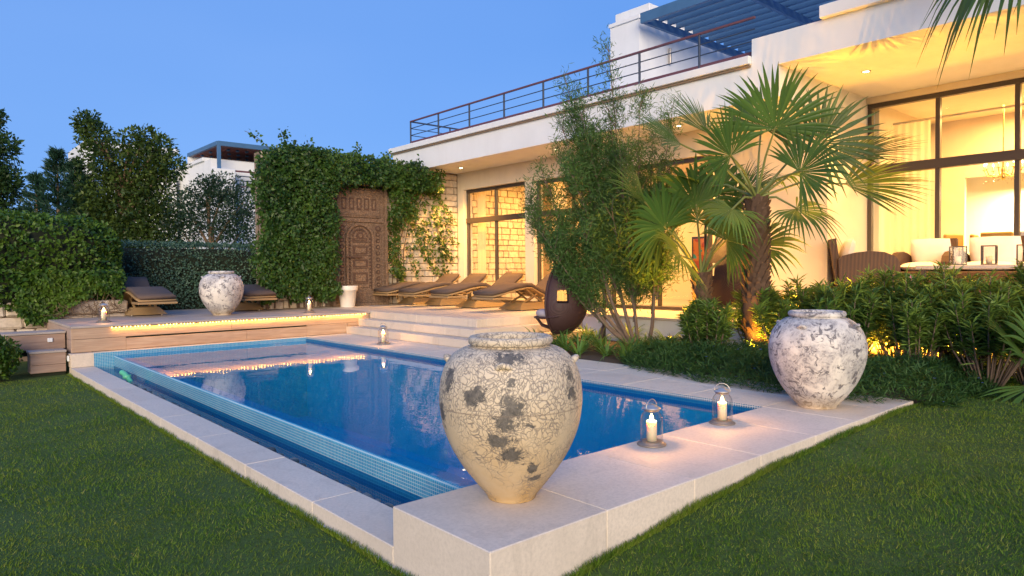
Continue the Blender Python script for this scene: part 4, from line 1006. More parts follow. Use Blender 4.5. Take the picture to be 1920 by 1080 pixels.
MB().tube([(0, 0, 0), (0, 0, 1.25)], .012, 8).lathe([(0, -.16), (.03, -.15), (.05, -.10), (.02, -.04), (.04, .02), (.02, .10), (.012, .2)], 14).build('stem', brass, ch)
for k in range(8):
    a = k*math.pi/4; c_, s2 = math.cos(a), math.sin(a)
    am = MB().tube([(.02*c_, .02*s2, -.02), (.14*c_, .14*s2, -.10), (.26*c_, .26*s2, -.06), (.30*c_, .30*s2, .04)], .008, 6).build('arm', brass, ch)
    MB().lathe([(0, .04), (.035, .045), (.04, .055), (.012, .06), (.012, .13), (0, .13)], 10, (.30*c_, .30*s2, 0)).build('candle_cup', brass, am)
    MB().lathe([(0, .13), (.012, .14), (.014, .16), (.005, .185), (0, .19)], 8, (.30*c_, .30*s2, 0)).build('bulb', lamp_glow, am)
    for j in range(3): MB().lathe([(0, -.03), (.012, 0), (0, .03)], 6, (.30*c_*(.5+.25*j), .30*s2*(.5+.25*j), -.15-.02*j)).build('crystal', lantern_glass, am)

# ---- timber bench and step left of the deck
bn = thing('timber_bench', 'low timber bench running off the left edge beside the deck', 'bench', (1.2, 13.9, .36))
BO = (1.2, 13.9, .36)
for i in range(4): MB().cbox(-1.6, 2.02, 13.60+.125*i, 13.72+.125*i, .655, .69, .004).build('board', wood_deck, bn, BO)
MB().cbox(-1.6, 2.01, 13.62, 13.66, .40, .65, .004).build('front_board', wood_step, bn, BO); MB().box(-1.6, 2.0, 13.70, 14.08, .30, .64).build('core', core_m, bn, BO)
MB().cbox(1.76, 1.83, 13.595, 13.62, .52, .585, .004).build('light_switch', white_pl, bn, BO)
sp = thing('timber_step', 'small timber box step below the bench at the deck corner', 'step', (1.7, 13.4, 0))
SO = (1.7, 13.4, 0)
MB().cbox(1.46, 1.965, 13.22, 13.58, .375, .41, .004).build('tread', wood_deck, sp, SO)
MB().cbox(1.475, 1.955, 13.235, 13.26, .19, .373, .004).build('riser', wood_step, sp, SO); MB().cbox(1.475, 1.955, 13.237, 13.262, .06, .186, .004).build('riser', wood_step, sp, SO)
MB().cbox(1.475, 1.50, 13.263, 13.57, .06, .373, .004).build('side', wood_step_y, sp, SO); MB().box(1.51, 1.95, 13.28, 13.56, .0, .37).build('core', core_m, sp, SO)
ob = thing('outlet_box', 'small white outlet on the plinth beside the box step', 'outlet', (1.985, 13.2, .22))
MB().cbox(-.015, .012, -.035, .035, 0, .09, .006).build('cover', white_pl, ob); MB().cbox(-.02, -.0155, -.02, .02, .025, .065, .002).build('lid', white_pl, ob)
hs = thing('hose_nozzle', 'pale green hose end lying in the overflow channel', 'hose', (2.44, 11.6, .05))
green_p = simple('green_plastic', (.10, .45, .28), .4)
MB().tube([(.0, .10, .10), (.02, .03, .085), (.04, -.06, .04), (.07, -.16, -.04)], [.04, .038, .036, .034], 12).build('pipe', green_p, hs); MB().lathe([(.052, 0), (.058, .01), (.058, .05), (.05, .055)], 14, (.035, -.05, .02)).build('collar', green_p, hs)

# ---- low garden wall at the left
gw = thing('garden_wall', 'low pale stone wall under the rounded hedge at the left edge', 'wall', (.5, 16.0, 0))
MB().box(-6.5, 3.3, 15.86, 16.3, 0, 1.08).build('core', mortar_m, gw, (.5, 16, 0))
z = .12
while z < 1.05:
    x = -.6+random.uniform(-.3, 0); h = random.choice((.22, .25, .28))
    while x < 3.2:
        wd = random.choice((.3, .42, .5, .62)); m_ = MB().cbox(x+.01, x+wd-.01, 15.79, 15.88, z+.01, z+h-.01, .03)
        m_.v = [(a+random.uniform(-.012, .012), b_+random.uniform(-.012, .008), c+random.uniform(-.012, .012)) for a, b_, c in m_.v]; m_.build('stone', brick_m, gw, (.5, 16, 0)); x += wd
    z += h
# globe on a post showing above the hedge
gl_ = thing('garden_lamp', 'small pale globe lamp just above the hedge at the left edge', 'lamp', (1.75, 17.2, 0))
MB().tube([(0, 0, 0), (0, 0, 2.72)], .03, 8).build('post', black_metal, gl_); MB().lathe([(0, 2.70), (.05, 2.71), (.085, 2.76), (.09, 2.80), (.07, 2.86), (0, 2.89)], 16).build('globe', white_pl, gl_)

# ---- neighbouring houses
nb = thing('neighbour_house', 'distant white house with blue-grey framed red slatted roof above the trees', 'house', (12.5, 37.2, 0))
NO = (12.5, 37.2, 0); red_s = simple('red_brown_slats', (.20, .055, .045), .7, 0, .2, 2)
MB().box(12.3, 22, 37.9, 47, 0, 7.65).build('wall', white_pl, nb, NO)
MB().cbox(12.2, 13.25, 37.0, 37.9, 0, 7.06, .02).build('balcony_wall', white_pl, nb, NO)
MB().cbox(12.2, 22, 38.9, 47, 7.652, 7.85, .02).build('roof_edge', white_pl, nb, NO)
rf = MB().bar((12.46, 37.25, 8.40), (21, 37.25, 8.40), .14, .24).bar((12.46, 37.25, 8.40), (12.46, 42.2, 8.40), .14, .22).build('roof_frame', perg_paint, nb, NO)
for i in range(30): MB().cbox(12.55+.27*i, 12.55+.27*i+.25, 37.3, 42.1, 8.33, 8.38, .01).build('roof_board', red_s, rf, NO)
for yy in (38.3, 39.6, 41.0):
    for i in range(16): MB().cbox(12.8+.5*i, 12.95+.5*i, yy, yy+.16, 8.24, 8.32, .01).build('bracket', perg_paint, rf, NO)
MB().bar((12.5, 37.25, 7.06), (12.5, 37.25, 8.29), .16, .16).build('post', perg_paint, nb, NO)
MB().box(12.4, 22, 42.0, 42.2, 7.85, 8.34).build('back_wall', white_pl, nb, NO)
for z in (7.0, 6.75, 6.5, 6.2): MB().bar((13.25, 37.1, z), (18, 37.1, z), .06, .05 if z < 7 else .09).build('railing_bar', rail_red if z > 6.9 or z < 6.3 else rail_paint, nb, NO)
n2 = thing('neighbour_block', 'pale corner of a far white house behind the tall tree', 'house', (7.2, 42, 0))
MB().box(7.15, 7.6, 41.6, 46, 0, 8.5).box(7.6, 12.0, 43, 48, 0, 7.2).build('wall', white_pl, n2, (7.2, 42, 0)); MB().cbox(7.6, 12.0, 42.4, 46, 8.45, 8.72, .02).build('roof_slab', white_pl, n2, (7.2, 42, 0))

# ================================================================== PLANTS
RIGHT = np.array([.75, -.661, 0]); FWD = np.array([.661, .75, 0]); UPV = np.array([0, 0, 1.])
def plant(name, label, cat, loc, group=None): return thing(name, label, cat, tuple(float(q) for q in loc), 0, group)
def npart(name, V, F, mat, parent, smooth=False):
    return link(name, npmesh(name, np.asarray(V)-np.array(parent.location), F, mat, smooth), parent)
def wn(x, y, s=1.0):                                    # cheap smooth noise
    return (np.sin(x*3.1*s+1.3)*np.cos(y*2.7*s+.4) + .6*np.sin(x*6.7*s+y*5.3*s) + .4*np.cos(y*11.*s-x*7.9*s))/2.0

# ---- climber on the stone wall
def climber():
    t = plant('climbing_vine', 'dense green climber covering the stone wall round the carved door', 'climber', (6.9, 15.5, .9))
    parts = []
    def mass(n, x0, x1, z0, z1, y0, y1, mask=None, L=(.04, .115)):
        x = x0+(x1-x0)*rng.random(n); z = z0+(z1-z0)*rng.random(n); f = rng.random(n)
        y = y0+(y1-y0)*f**1.6 + .10*wn(x*1.7, z*1.7)
        k = np.ones(n, bool) if mask is None else mask(x, z)
        x, y, z = x[k], y[k], z[k]; m = len(x)
        D = unit(np.stack([rng.normal(0, .6, m), -.35+rng.normal(0, .4, m), -.55+rng.normal(0, .55, m)], 1))
        Nn = unit(np.stack([rng.normal(0, .5, m), -1+rng.normal(0, .35, m), .45+rng.normal(0, .4, m)], 1))
        l = L[0]+(L[1]-L[0])*rng.random(m); parts.append(leaves(np.stack([x, y, z], 1), D, Nn, l, l*.68, .12, .42))
    gap = lambda x, z: wn(x*2.1, z*2.3) > -.75
    mass(19000, 5.80, 7.92, .95, 4.55, 15.02, 15.62, lambda x, z: (x > 5.93-.12*np.sin(z*4.)) & (z > 1.05+.12*np.sin(x*9)) & (x < 7.80+.06*np.sin(z*7)+.1*(z > 3.7)) & (z < 4.25+.28*np.clip((x-5.9)/.7, 0, 1)+.10*wn(x*3, z)) & gap(x, z))
    mass(12500, 6.4, 10.95, 3.75, 4.72, 15.08, 15.75, lambda x, z: (z < 4.58-.03*(x-6.4)+.10*wn(x*3.3, x) - .35*np.clip(x-10.2, 0, 1)) & (z > 3.78-.12*wn(x*4, x*2)-.5*np.clip(x-9.4, 0, .6)))
    mass(5600, 9.38, 10.45, 1.35, 4.0, 15.22, 15.66, lambda x, z: (x < 9.82+.22*np.sin(z*2.2)+.25*(z > 3)) & (wn(x*3, z*3) > -.35) & (z > 1.45+.5*np.abs(x-9.75)))
    mass(1300, 10.0, 11.2, 2.25, 4.0, 15.42, 15.68, lambda x, z: (wn(x*3.4, z*3.0) > .15+.40*(x-10.3)) & (z < 4.0-.55*(x-10.2)))
    # hanging shoots
    stems = MB()
    def shoot(p0, p1, sag, n=90, wd=.07, yb=15.55):
        s = rng.random(n); x = p0[0]+(p1[0]-p0[0])*s + rng.normal(0, wd, n); z = p0[1]+(p1[1]-p0[1])*s - sag*np.sin(np.pi*s) + rng.normal(0, wd, n)
        y = np.full(n, yb)+rng.normal(0, .05, n)
        D = unit(np.stack([rng.normal(0, .7, n), -.5+rng.normal(0, .4, n), -.5+rng.normal(0, .6, n)], 1)); Nn = unit(np.stack([rng.normal(0, .5, n), -np.ones(n), .4+rng.normal(0, .4, n)], 1))
        l = .06+.05*rng.random(n); parts.append(leaves(np.stack([x, y, z], 1), D, Nn, l, l*.68, .12, .42))
        stems.tube([(p0[0]+(p1[0]-p0[0])*a, yb+.06, p0[1]+(p1[1]-p0[1])*a-sag*math.sin(math.pi*a)) for a in [i/10 for i in range(11)]], .006, 5)
    for a in [((10.6, 3.8), (11.55, 2.9), -.25, 150), ((10.8, 3.5), (11.4, 2.0), .1, 150), ((10.5, 3.0), (11.0, 1.7), .0, 80), ((10.9, 2.7), (11.5, 1.9), .15, 90), ((10.0, 2.2), (10.35, 1.5), 0, 60), ((10.4, 2.4), (11.2, 1.5), .2, 60),
              ((11.1, 2.2), (11.3, 1.4), 0, 70), ((9.7, 1.9), (9.9, 1.35), 0, 120), ((10.2, 2.9), (10.7, 1.9), 0, 120), ((11.0, 3.2), (11.6, 2.3), -.1, 70)]: shoot(*a)
    for a in [((6.3, 4.45), (5.75, 4.78), -.06, 30, .03, 15.4), ((6.7, 4.5), (6.6, 4.9), 0, 45, .06, 15.4), ((8.2, 4.45), (8.6, 4.75), 0, 40, .05, 15.4), ((9.0, 4.4), (9.4, 4.65), 0, 40, .05, 15.4), ((7.4, 4.5), (7.2, 4.72), 0, 35, .06, 15.4), ((10.6, 4.1), (11.0, 4.45), .05, 50, .07, 15.3), ((10.3, 4.3), (10.2, 4.6), 0, 40, .06, 15.3)]: shoot(*a)
    shoot((7.75, 3.7), (8.3, 3.78), .1, 60, .06, 15.42); shoot((7.8, 3.6), (7.95, 2.2), 0, 90, .05, 15.42)
    for i in range(16):
        x = random.uniform(6.1, 7.7); stems.tube([(x, 15.66, .8), (x+random.uniform(-.3, .3), 15.6, 2.2), (x+random.uniform(-.6, .6), 15.58, 4.2)], [.02, .014, .006], 6)
    for i in range(5):
        x = random.uniform(9.5, 10.1); stems.tube([(x, 15.66, .9), (x+random.uniform(-.2, .2), 15.62, 2.2), (x+random.uniform(-.2, .4), 15.6, 3.8)], [.016, .012, .006], 6)
    stems.build('stem', bark, t, tuple(t.location)); V, F = join(parts); npart('foliage', V, F, leaf_vine, t)
climber()

# ---- clipped hedges
def hedge(name, label, c, half, n, mat, L, p=4.0, seed=0, cut=None, W=.62, rough=.05):
    t = plant(name, label, 'hedge', (c[0], c[1], 0))
    c = np.array(c); half = np.array(half)
    d = rdir(n); k = (np.abs(d)**p).sum(1)**(-1/p); P = c + d*k[:, None]*half
    Nn = unit(np.sign(d)*np.abs(d)**(p-1)/half); P = P + Nn*(rough*wn(P[:, 0]*1.3+P[:, 2], P[:, 1]*1.3+P[:, 2]*1.7)+rng.normal(0, .028, n))[:, None]
    keep = Nn[:, 2] > -.7
    if cut is not None: keep &= cut(P)
    P = P[keep]; Nn = Nn[keep]; m = len(P)
    D = unit(Nn*.55 + rng.normal(0, .6, (m, 3)) + np.array([0, 0, -.12])); l = L[0]+(L[1]-L[0])*rng.random(m)
    V, F = leaves(P-D*l[:, None]*.4, D, unit(Nn+rng.normal(0, .45, (m, 3))), l, l*W, .15)
    npart('foliage', V, F, mat, t)
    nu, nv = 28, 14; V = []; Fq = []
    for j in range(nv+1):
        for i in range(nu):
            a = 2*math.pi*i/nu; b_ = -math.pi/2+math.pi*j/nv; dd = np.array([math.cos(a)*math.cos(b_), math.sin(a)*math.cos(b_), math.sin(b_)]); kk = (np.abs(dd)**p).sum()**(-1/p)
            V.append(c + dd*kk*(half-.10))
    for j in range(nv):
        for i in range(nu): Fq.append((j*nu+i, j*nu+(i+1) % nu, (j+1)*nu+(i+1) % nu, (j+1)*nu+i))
    npart('twigs', np.array(V), np.array(Fq), core_m, t, True); return t  # near-black hull added inside the leaves to stop see-through, not real twigs
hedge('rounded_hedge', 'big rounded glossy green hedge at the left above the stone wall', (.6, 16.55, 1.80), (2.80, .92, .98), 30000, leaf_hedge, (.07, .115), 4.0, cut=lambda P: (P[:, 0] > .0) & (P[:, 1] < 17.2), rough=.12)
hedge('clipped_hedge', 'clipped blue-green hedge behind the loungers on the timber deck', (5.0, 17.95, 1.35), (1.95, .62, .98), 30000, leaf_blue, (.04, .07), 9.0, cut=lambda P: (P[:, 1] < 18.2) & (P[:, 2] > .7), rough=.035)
# skirt of the rounded hedge hanging over the wall
def skirt():
    t = plant('hanging_shrub', 'loose green shoots and bare twigs hanging over the low stone wall', 'shrub', (2.4, 15.7, .8)); n = 5200
    x = 1.55+1.75*rng.random(n); z = .72+1.0*rng.random(n)
    k = (z > 1.02-.30*np.sin((x-1.5)*3.4)+.12*wn(x*3, z*3)) ; x = x[k]; z = z[k]; m = len(x)
    P = np.stack([x, 15.72+.10*wn(x*2, z*2)-.12*rng.random(m), z], 1); D = unit(np.stack([rng.normal(0, .6, m), -.5+rng.normal(0, .3, m), -.5+rng.normal(0, .5, m)], 1))
    Nn = unit(np.stack([rng.normal(0, .5, m), -np.ones(m), .4+rng.normal(0, .4, m)], 1)); l = .06+.05*rng.random(m)
    V, F = leaves(P, D, Nn, l, l*.6, .15); npart('foliage', V, F, leaf_hedge, t)
    tw = MB()
    for i in range(60):
        a = random.uniform(2.1, 3.3); z0 = random.uniform(.95, 1.3); tw.tube([(a, 15.70, z0), (a+random.uniform(-.25, .25), 15.60+random.uniform(-.05, .08), z0-.2), (a+random.uniform(-.5, .5), 15.6, random.uniform(.80, .95))], [.006, .005, .003], 4)
    tw.build('twig', bark, t, tuple(t.location))
skirt()

# ---- trees behind the hedge
def lobed_tree(name, label, base, lobes, mat, nper, L, W, limbs=True, up=.15, bark_m=bark):
    """lobes: (dx right, z, depth, radius)"""
    t = plant(name, label, 'tree', base); base = np.array(base); parts = []; tr = MB()
    top = max(z for _, z, _, _ in lobes); tp = [(float(base[0]+.08*math.sin(z)), float(base[1]), float(z)) for z in np.linspace(0, top*.72, 8)]
    tr.tube(tp, [.17-.13*i/7 for i in range(8)], 8)
    for dx, z, dd, r in lobes:
        c = base + RIGHT*dx + FWD*dd; c[2] = z; n = int(nper*r*r/.6)
        d = rdir(n); q = rng.random(n)**.42; P = c + d*q[:, None]*np.array([r, r, r*.85])*(1+.28*wn(d[:, 0]*4+dx, d[:, 2]*4+z))[:, None]
        sub = np.sin(P[:, 0]*7+dx)*np.sin(P[:, 1]*6.3)*np.sin(P[:, 2]*7.7+z); keep = sub > -.30+.15*rng.normal(size=n); P = P[keep]; d = d[keep]; m = len(P)
        D = unit(d*.7+rng.normal(0, .6, (m, 3))+UPV*up); l = L*(.7+.6*rng.random(m)); parts.append(leaves(P, D, unit(UPV+rng.normal(0, .7, (m, 3))), l, l*W, .15))
        s0 = tp[min(7, max(1, int((z-r)/top*8)))]; tr.tube([s0, tuple((np.array(s0)+c)/2+np.array([0, 0, .1])), tuple(c)], [.06, .04, .015], 6)
    tr.build('trunk', bark_m, t, tuple(base)); V, F = join(parts); npart('crown', V, F, mat, t); return t
k = 1/54.
def L_(px, py, r, dd=0, bx=235): return ((px-bx)*k, 1.64+(517-py)*k*1.0, dd, r*k)
lobed_tree('tall_tree', 'tall broadleaf tree with yellow-green tips against the sky', (5.82, 27.05, 0), [L_(172, 232, 26), L_(160, 240, 16), L_(186, 262, 34), L_(205, 300, 48), L_(250, 268, 20), L_(276, 262, 28), L_(305, 282, 30), L_(285, 310, 42), L_(325, 318, 30), L_(245, 335, 60, .4), L_(200, 365, 58, .2), L_(290, 365, 45), L_(240, 400, 70, .3), L_(190, 430, 60), L_(290, 430, 60), L_(245, 470, 60)], leaf_tall, 1150, .15, .55)
lobed_tree('leafy_tree', 'dark broadleaf tree cut off by the left edge of the picture', (2.3, 30.1, 0), [L_(-15, 240, 30, 0, -10), L_(8, 222, 18, 0, -10), L_(-10, 290, 48, 0, -10), L_(22, 275, 26, 0, -10), L_(-10, 350, 60, 0, -10), L_(20, 345, 36, 0, -10), L_(0, 420, 65, 0, -10)], leaf_dark, 1200, .15, .55)
lobed_tree('grey_tree', 'low grey-green tree below the distant red-roofed house', (8.0, 24.95, 0), [L_(345, 395, 40, 0, 390), L_(385, 365, 35, 0, 390), L_(420, 362, 38, 0, 390), L_(455, 385, 40, 0, 390), L_(400, 410, 60, 0, 390), L_(340, 440, 45, 0, 390), L_(450, 440, 50, 0, 390), L_(395, 350, 20, 0, 390)], leaf_grey, 1300, .12, .45)
def conifer():
    t = plant('feathery_conifer', 'dark blue-green feathery conifer left of the tall tree', 'tree', (4.1, 28.5, 0)); base = np.array([4.1, 28.5, 0]); parts = []; tr = MB()
    for dx, top, w_ in ((0, 5.9, 1.15), (.62, 5.55, .9), (-.75, 5.05, .8), (1.0, 5.0, .9)):
        b_ = base+RIGHT*dx; tr.tube([tuple(b_), tuple(b_+UPV*top*.6), tuple(b_+UPV*top)], [.12, .07, .01], 6)
        for j in range(120):
            s = random.random()**.8; z = 1.2+(top-1.25)*s; r = w_*(1-s)**.75+.05; a = random.uniform(0, 6.28); dr = np.array([math.cos(a), math.sin(a), 0]); n = 42
            u = rng.random(n); P = b_+UPV*z + dr*(r*u)[:, None] + UPV*(r*.45*u)[:, None] + rng.normal(0, .05, (n, 3)); D = unit(dr*.8+UPV*.7+rng.normal(0, .35, (n, 3)))
            parts.append(leaves(P, D, rdir(n), .16+.08*rng.random(n), .035, .1))
    tr.build('trunk', bark, t, tuple(base)); V, F = join(parts); npart('crown', V, F, leaf_con, t)
conifer()

# ---- willowy tree in the bed
def willowy():
    base = base0 = np.array([9.28, 7.24, .34]); t = plant('willowy_tree', 'multi-stemmed willow-leaved tree in front of the terrace', 'tree', base); st = MB(); parts = []
    # stems: (dx right, top z, depth)
    S = [(-1.95, 2.9, .1), (-1.8, 2.3, -.2), (-1.7, 3.3, .3), (-1.9, 2.6, .4), (-1.25, 4.95, .1), (-1.0, 4.2, -.3), (-.56, 5.4, 0), (-1.45, 2.0, .2), (-1.55, 2.6, .1), (-1.15, 3.2, -.3), (-.85, 3.75, .3), (-.55, 4.3, 0), (-.45, 3.4, -.5), (-.05, 4.3, -.2), (.25, 4.0, .3), (.5, 4.35, .1), (.35, 3.2, -.4), (-.95, 4.55, .2), (-1.35, 3.6, .3), (.1, 3.3, .5), (-1.0, 2.2, -.5), (-.6, 2.6, -.6), (-1.3, 4.0, -.1), (-.35, 2.5, -.5), (-.7, 3.0, .4)]
    mains = []
    for m_i, (dx, tz, dd) in enumerate(sorted(S, key=lambda q: (q[0]*7.3) % 1.0)):
        main = m_i < 8
        tip = base0 + RIGHT*dx + FWD*dd; tip[2] = tz
        if main: base = base0 + RIGHT*(.10*dx) + FWD*(.10*dd)
        else:
            mp_ = min(mains, key=lambda q: abs(q[0]-dx)+.3*abs(q[2]-dd)); base = mp_[1][3 + m_i % 2]
        k1 = base + (tip-base)*.35 + RIGHT*(dx*(.12 if main else .02)) - UPV*(.10*(tz-.3) if main else -.05); pts = []
        for i in range(11):
            s = i/10; p_ = base*(1-s)**2 + k1*2*s*(1-s) + tip*s*s + np.array([.04*math.sin(7*s+dx*3), .04*math.cos(6*s+dx*5), 0]); pts.append(p_)
        if main: mains.append((dx, pts, dd))
        st.tube([tuple(q) for q in pts], [(.032 if main else .015)*(1-i/10)**.8+.004 for i in range(11)], 7)
        nt_ = int(15+6.2*(tz-1))
        for j in range(nt_):
            s = (.42 if main else .10)+(.58 if main else .90)*random.random()**.95; i = min(9, int(s*10)); p_ = pts[i]+(pts[i+1]-pts[i])*(s*10-i)
            a = random.uniform(0, 6.28); ln = random.uniform(.25, .62)*(1.15-.55*s); dr = unit(np.array([math.cos(a)*.75, math.sin(a)*.75, .75+.5*s])); q = p_+dr*ln
            st.tube([tuple(p_), tuple(p_+dr*ln*.55), tuple(q)], [.008, .005, .002], 4); n = int(105*(ln/.4))
            u = rng.random(n)**.8; P = p_+dr*(ln*1.12*u)[:, None]+rng.normal(0, .075, (n, 3)); D = unit(dr*.55+rng.normal(0, .55, (n, 3))+UPV*(-.10)); parts.append(leaves(P, D, rdir(n), .07+.055*rng.random(n), .0135, .1))
    st.build('stem', bark_pale, t, tuple(base0)); V, F = join(parts); npart('foliage', V, F, leaf_bush, t)
willowy()

# ---- fan palms
def frond_mesh(name, hub, axis, nrm, Lr, spread=125, nseg=34, droop=.25, fused=.53, seed=0, cup=.15):
    r = np.random.default_rng(seed); axis = unit(np.array(axis, float)); nrm = np.array(nrm, float); nrm = unit(nrm-axis*nrm.dot(axis)); side = np.cross(nrm, axis)
    V = []; F = []; da = R_(2*spread)/nseg
    for i in range(nseg):
        a = -R_(spread)+da*(i+.5); L = Lr*(.80+.24*math.cos(a*.62))*r.uniform(.92, 1.06); tw = r.normal(0, .03); dp = droop*r.uniform(.5, 1.6)
        d = axis*math.cos(a+tw)+side*math.sin(a+tw); sd = -axis*math.sin(a+tw)+side*math.cos(a+tw); b0 = len(V)
        rows = [0.03, .28, fused, .68, .84, 1.0]; 
        for rr in rows:
            w_ = L*rr*da*.52 if rr <= fused else L*fused*da*.52*max(.03, (1-(rr-fused)/(1-fused))**.75)
            g = max(0, rr-.45); p_ = hub + d*(L*rr) + nrm*(cup*L*rr*rr*.4) - UPV*(dp*L*g*g*2.2)
            pl = .35*w_; V += [p_-sd*w_, p_+nrm*pl, p_+sd*w_]
        for j in range(len(rows)-1):
            a0 = b0+3*j; F += [(a0, a0+1, a0+4, a0+3), (a0+1, a0+2, a0+5, a0+4)]
    return np.array(V), np.array(F)
petiole_m = simple('petiole', (.16, .19, .05), .5, 0, .2, 10)
def frond(t, crown, hub, nrm, Lr, seed, axis=None, mat=leaf_palm, **kw):
    crown = np.array(crown, float); hub = np.array(hub, float); ax = unit(hub-crown) if axis is None else unit(np.array(axis, float))
    V, F = frond_mesh('frond', hub, ax, nrm, Lr, seed=seed, **kw); o = npart('frond', V, F, mat, t)
    mid = (crown+hub)/2+UPV*.06*np.linalg.norm(hub-crown); MB().tube([tuple(crown-UPV*.1), tuple(mid), tuple(hub+ax*.03)], [.024, .016, .012], 6).build('petiole', petiole_m, o, tuple(t.location))
    return o
def palm_trunk(t, base, top, r0, r1):
    tr = MB(); base = np.array(base, float); top = np.array(top, float); n = 14
    tr.tube([tuple(base+(top-base)*i/n+np.array([.02*math.sin(i), .015*math.cos(i*1.3), 0])) for i in range(n+1)], [r0+(r1-r0)*i/n for i in range(n+1)], 14)
    tr.build('trunk', palm_bark, t, tuple(t.location)); hh = float(top[2]-base[2]); bt = MB(); rnd = random.Random(3)
    rows = int(hh/.075)
    for j in range(rows):                                   # old leaf bases
        s = j/rows; c = base+(top-base)*s; rr = r0+(r1-r0)*s
        if s < .38 and rnd.random() < .75: continue
        for i in range(9):
            a = 2*math.pi*(i+.5*(j % 2))/9+rnd.uniform(-.1, .1); o = np.array([math.cos(a), math.sin(a), 0]); w = np.array([-math.sin(a), math.cos(a), 0]); h = rnd.uniform(.09, .15)
            p0 = c+o*rr*.9; p1 = c+o*(rr+.05*rnd.uniform(.7, 1.3))+UPV*h; bt.add([p0-w*.055, p0+w*.055, p1+w*.022, p1-w*.022, p0-UPV*.03, p1-o*.03-UPV*.005], [(0, 1, 2, 3), (0, 3, 5, 4), (1, 4, 5, 2), (3, 2, 5)])
    tag(bt.build('leaf_base', palm_bark, t, tuple(t.location)), kind='stuff')
def C3(c, rgt, up, tow): return np.array(c)+RIGHT*rgt+UPV*up-FWD*tow
def N3(rgt, up, tow): return RIGHT*rgt+UPV*up-FWD*tow
def big_palm():
    c = (9.0, 5.02, 2.72); t = plant('fan_palm', 'tall fan palm with rough brown trunk in front of the villa corner', 'palm tree', (9.0, 5.02, .3))
    palm_trunk(t, (9.0, 5.02, .2), (9.0, 5.02, 2.62), .175, .15)
    A = [  # hub(right, up, toward), normal, length
        ((.13, .80, .35), (0, -.25, 1), .92, 0), ((.78, .62, .2), (-.35, .1, 1), .86, 1), ((-.50, .42, .45), (.2, .2, 1), .72, 2), ((-.62, .85, -.2), (.8, .1, .6), .85, 3), ((1.12, .42, .1), (-.1, 1, .35), 1.02, 4),
        ((1.10, .05, .3), (0, .85, .6), 1.02, 5), ((.36, .18, .6), (-.1, .5, 1), .68, 6), ((-1.1, .62, .2), (.2, .9, .5), .85, 7), ((.25, 1.0, -.5), (0, .1, -1), .85, 9),
        ((-.6, .15, -.7), (-.2, .9, -.5), .8, 12), ((.5, .2, -.95), (0, .9, -.6), .85, 13), ((.42, -.28, .35), (.3, .6, .8), .6, 15), ((-.45, -.28, .35), (-.3, .6, .8), .55, 16)]
    for (r, u, w), nn, L, s in A:
        frond(t, c, C3(c, r, u, w), N3(*nn), L, 100+s, spread=(118 if s not in (3, 4, 5, 7, 8) else 70), droop=.12 if s < 13 else .5, axis=unit(N3(r*.9, u*.9+.12, w*.6)) if s in (0, 1, 2, 6) else None)
big_palm()
def small_palm():
    c = (8.98, 5.90, 1.62); t = plant('small_fan_palm', 'small brightly lit fan palm beside the willowy tree', 'palm tree', (8.98, 5.9, .35))
    palm_trunk(t, (9.0, 5.86, .25), (8.98, 5.90, 1.56), .10, .12)
    A = [((-.62, .62, .35), (.1, .15, 1), .78, 0), ((.22, .42, .5), (0, .6, .9), .66, 1), ((-.10, .95, .1), (.25, 0, 1), .85, 2), ((.52, .95, 0), (-.9, .2, .4), .95, 3), ((-.85, 1.0, .1), (.3, .8, .6), .85, 4), ((.75, .35, .2), (.1, .8, .6), .75, 5),
         ((-.45, .2, .6), (-.1, .6, .9), .7, 6), ((.1, .8, -.6), (0, .4, -1), .85, 7), ((-.6, .7, -.5), (-.2, .6, -.8), .8, 8), ((.6, .6, -.5), (.2, .6, -.8), .8, 9), ((.3, 1.15, -.1), (.2, -.1, 1), .75, 10)]
    for (r, u, w), nn, L, s in A: frond(t, c, C3(c, r, u, w), N3(*nn), L, 300+s, spread=(125 if s not in (3, 4) else 45), droop=.35, nseg=30)
small_palm()
def edge_palm():
    c = (9.05, 1.45, 4.75); t = plant('edge_palm', 'fan palm reaching in from the top right corner', 'palm tree', (9.05, 1.45, .1))
    palm_trunk(t, (9.15, 1.40, 0), (9.05, 1.45, 4.6), .19, .16)
    A = [((-.72, .12, .2), (-.55, .75, .5), .98, 0), ((-.55, .55, .3), (-.3, .9, .4), .95, 1), ((-.35, .05, .6), (-.2, .7, .8), .9, 2), ((.3, .5, .6), (.2, .8, .6), 1.1, 3), ((.6, .3, 0), (.5, .8, .1), 1.1, 4), ((.3, .7, -.5), (.2, .7, -.6), 1.1, 5), ((-.4, .6, -.6), (-.3, .8, -.5), 1.1, 6), ((0, 1.0, 0), (0, .2, 1), 1.1, 7)]
    for (r, u, w), nn, L, s in A: frond(t, c, C3(c, r, u, w), N3(*nn), L, 500+s, spread=62, fused=.66, droop=.8 if s < 3 else .5, axis=unit(N3(r, u-.9, w)) if s in (0, 2) else None, nseg=30)
edge_palm()
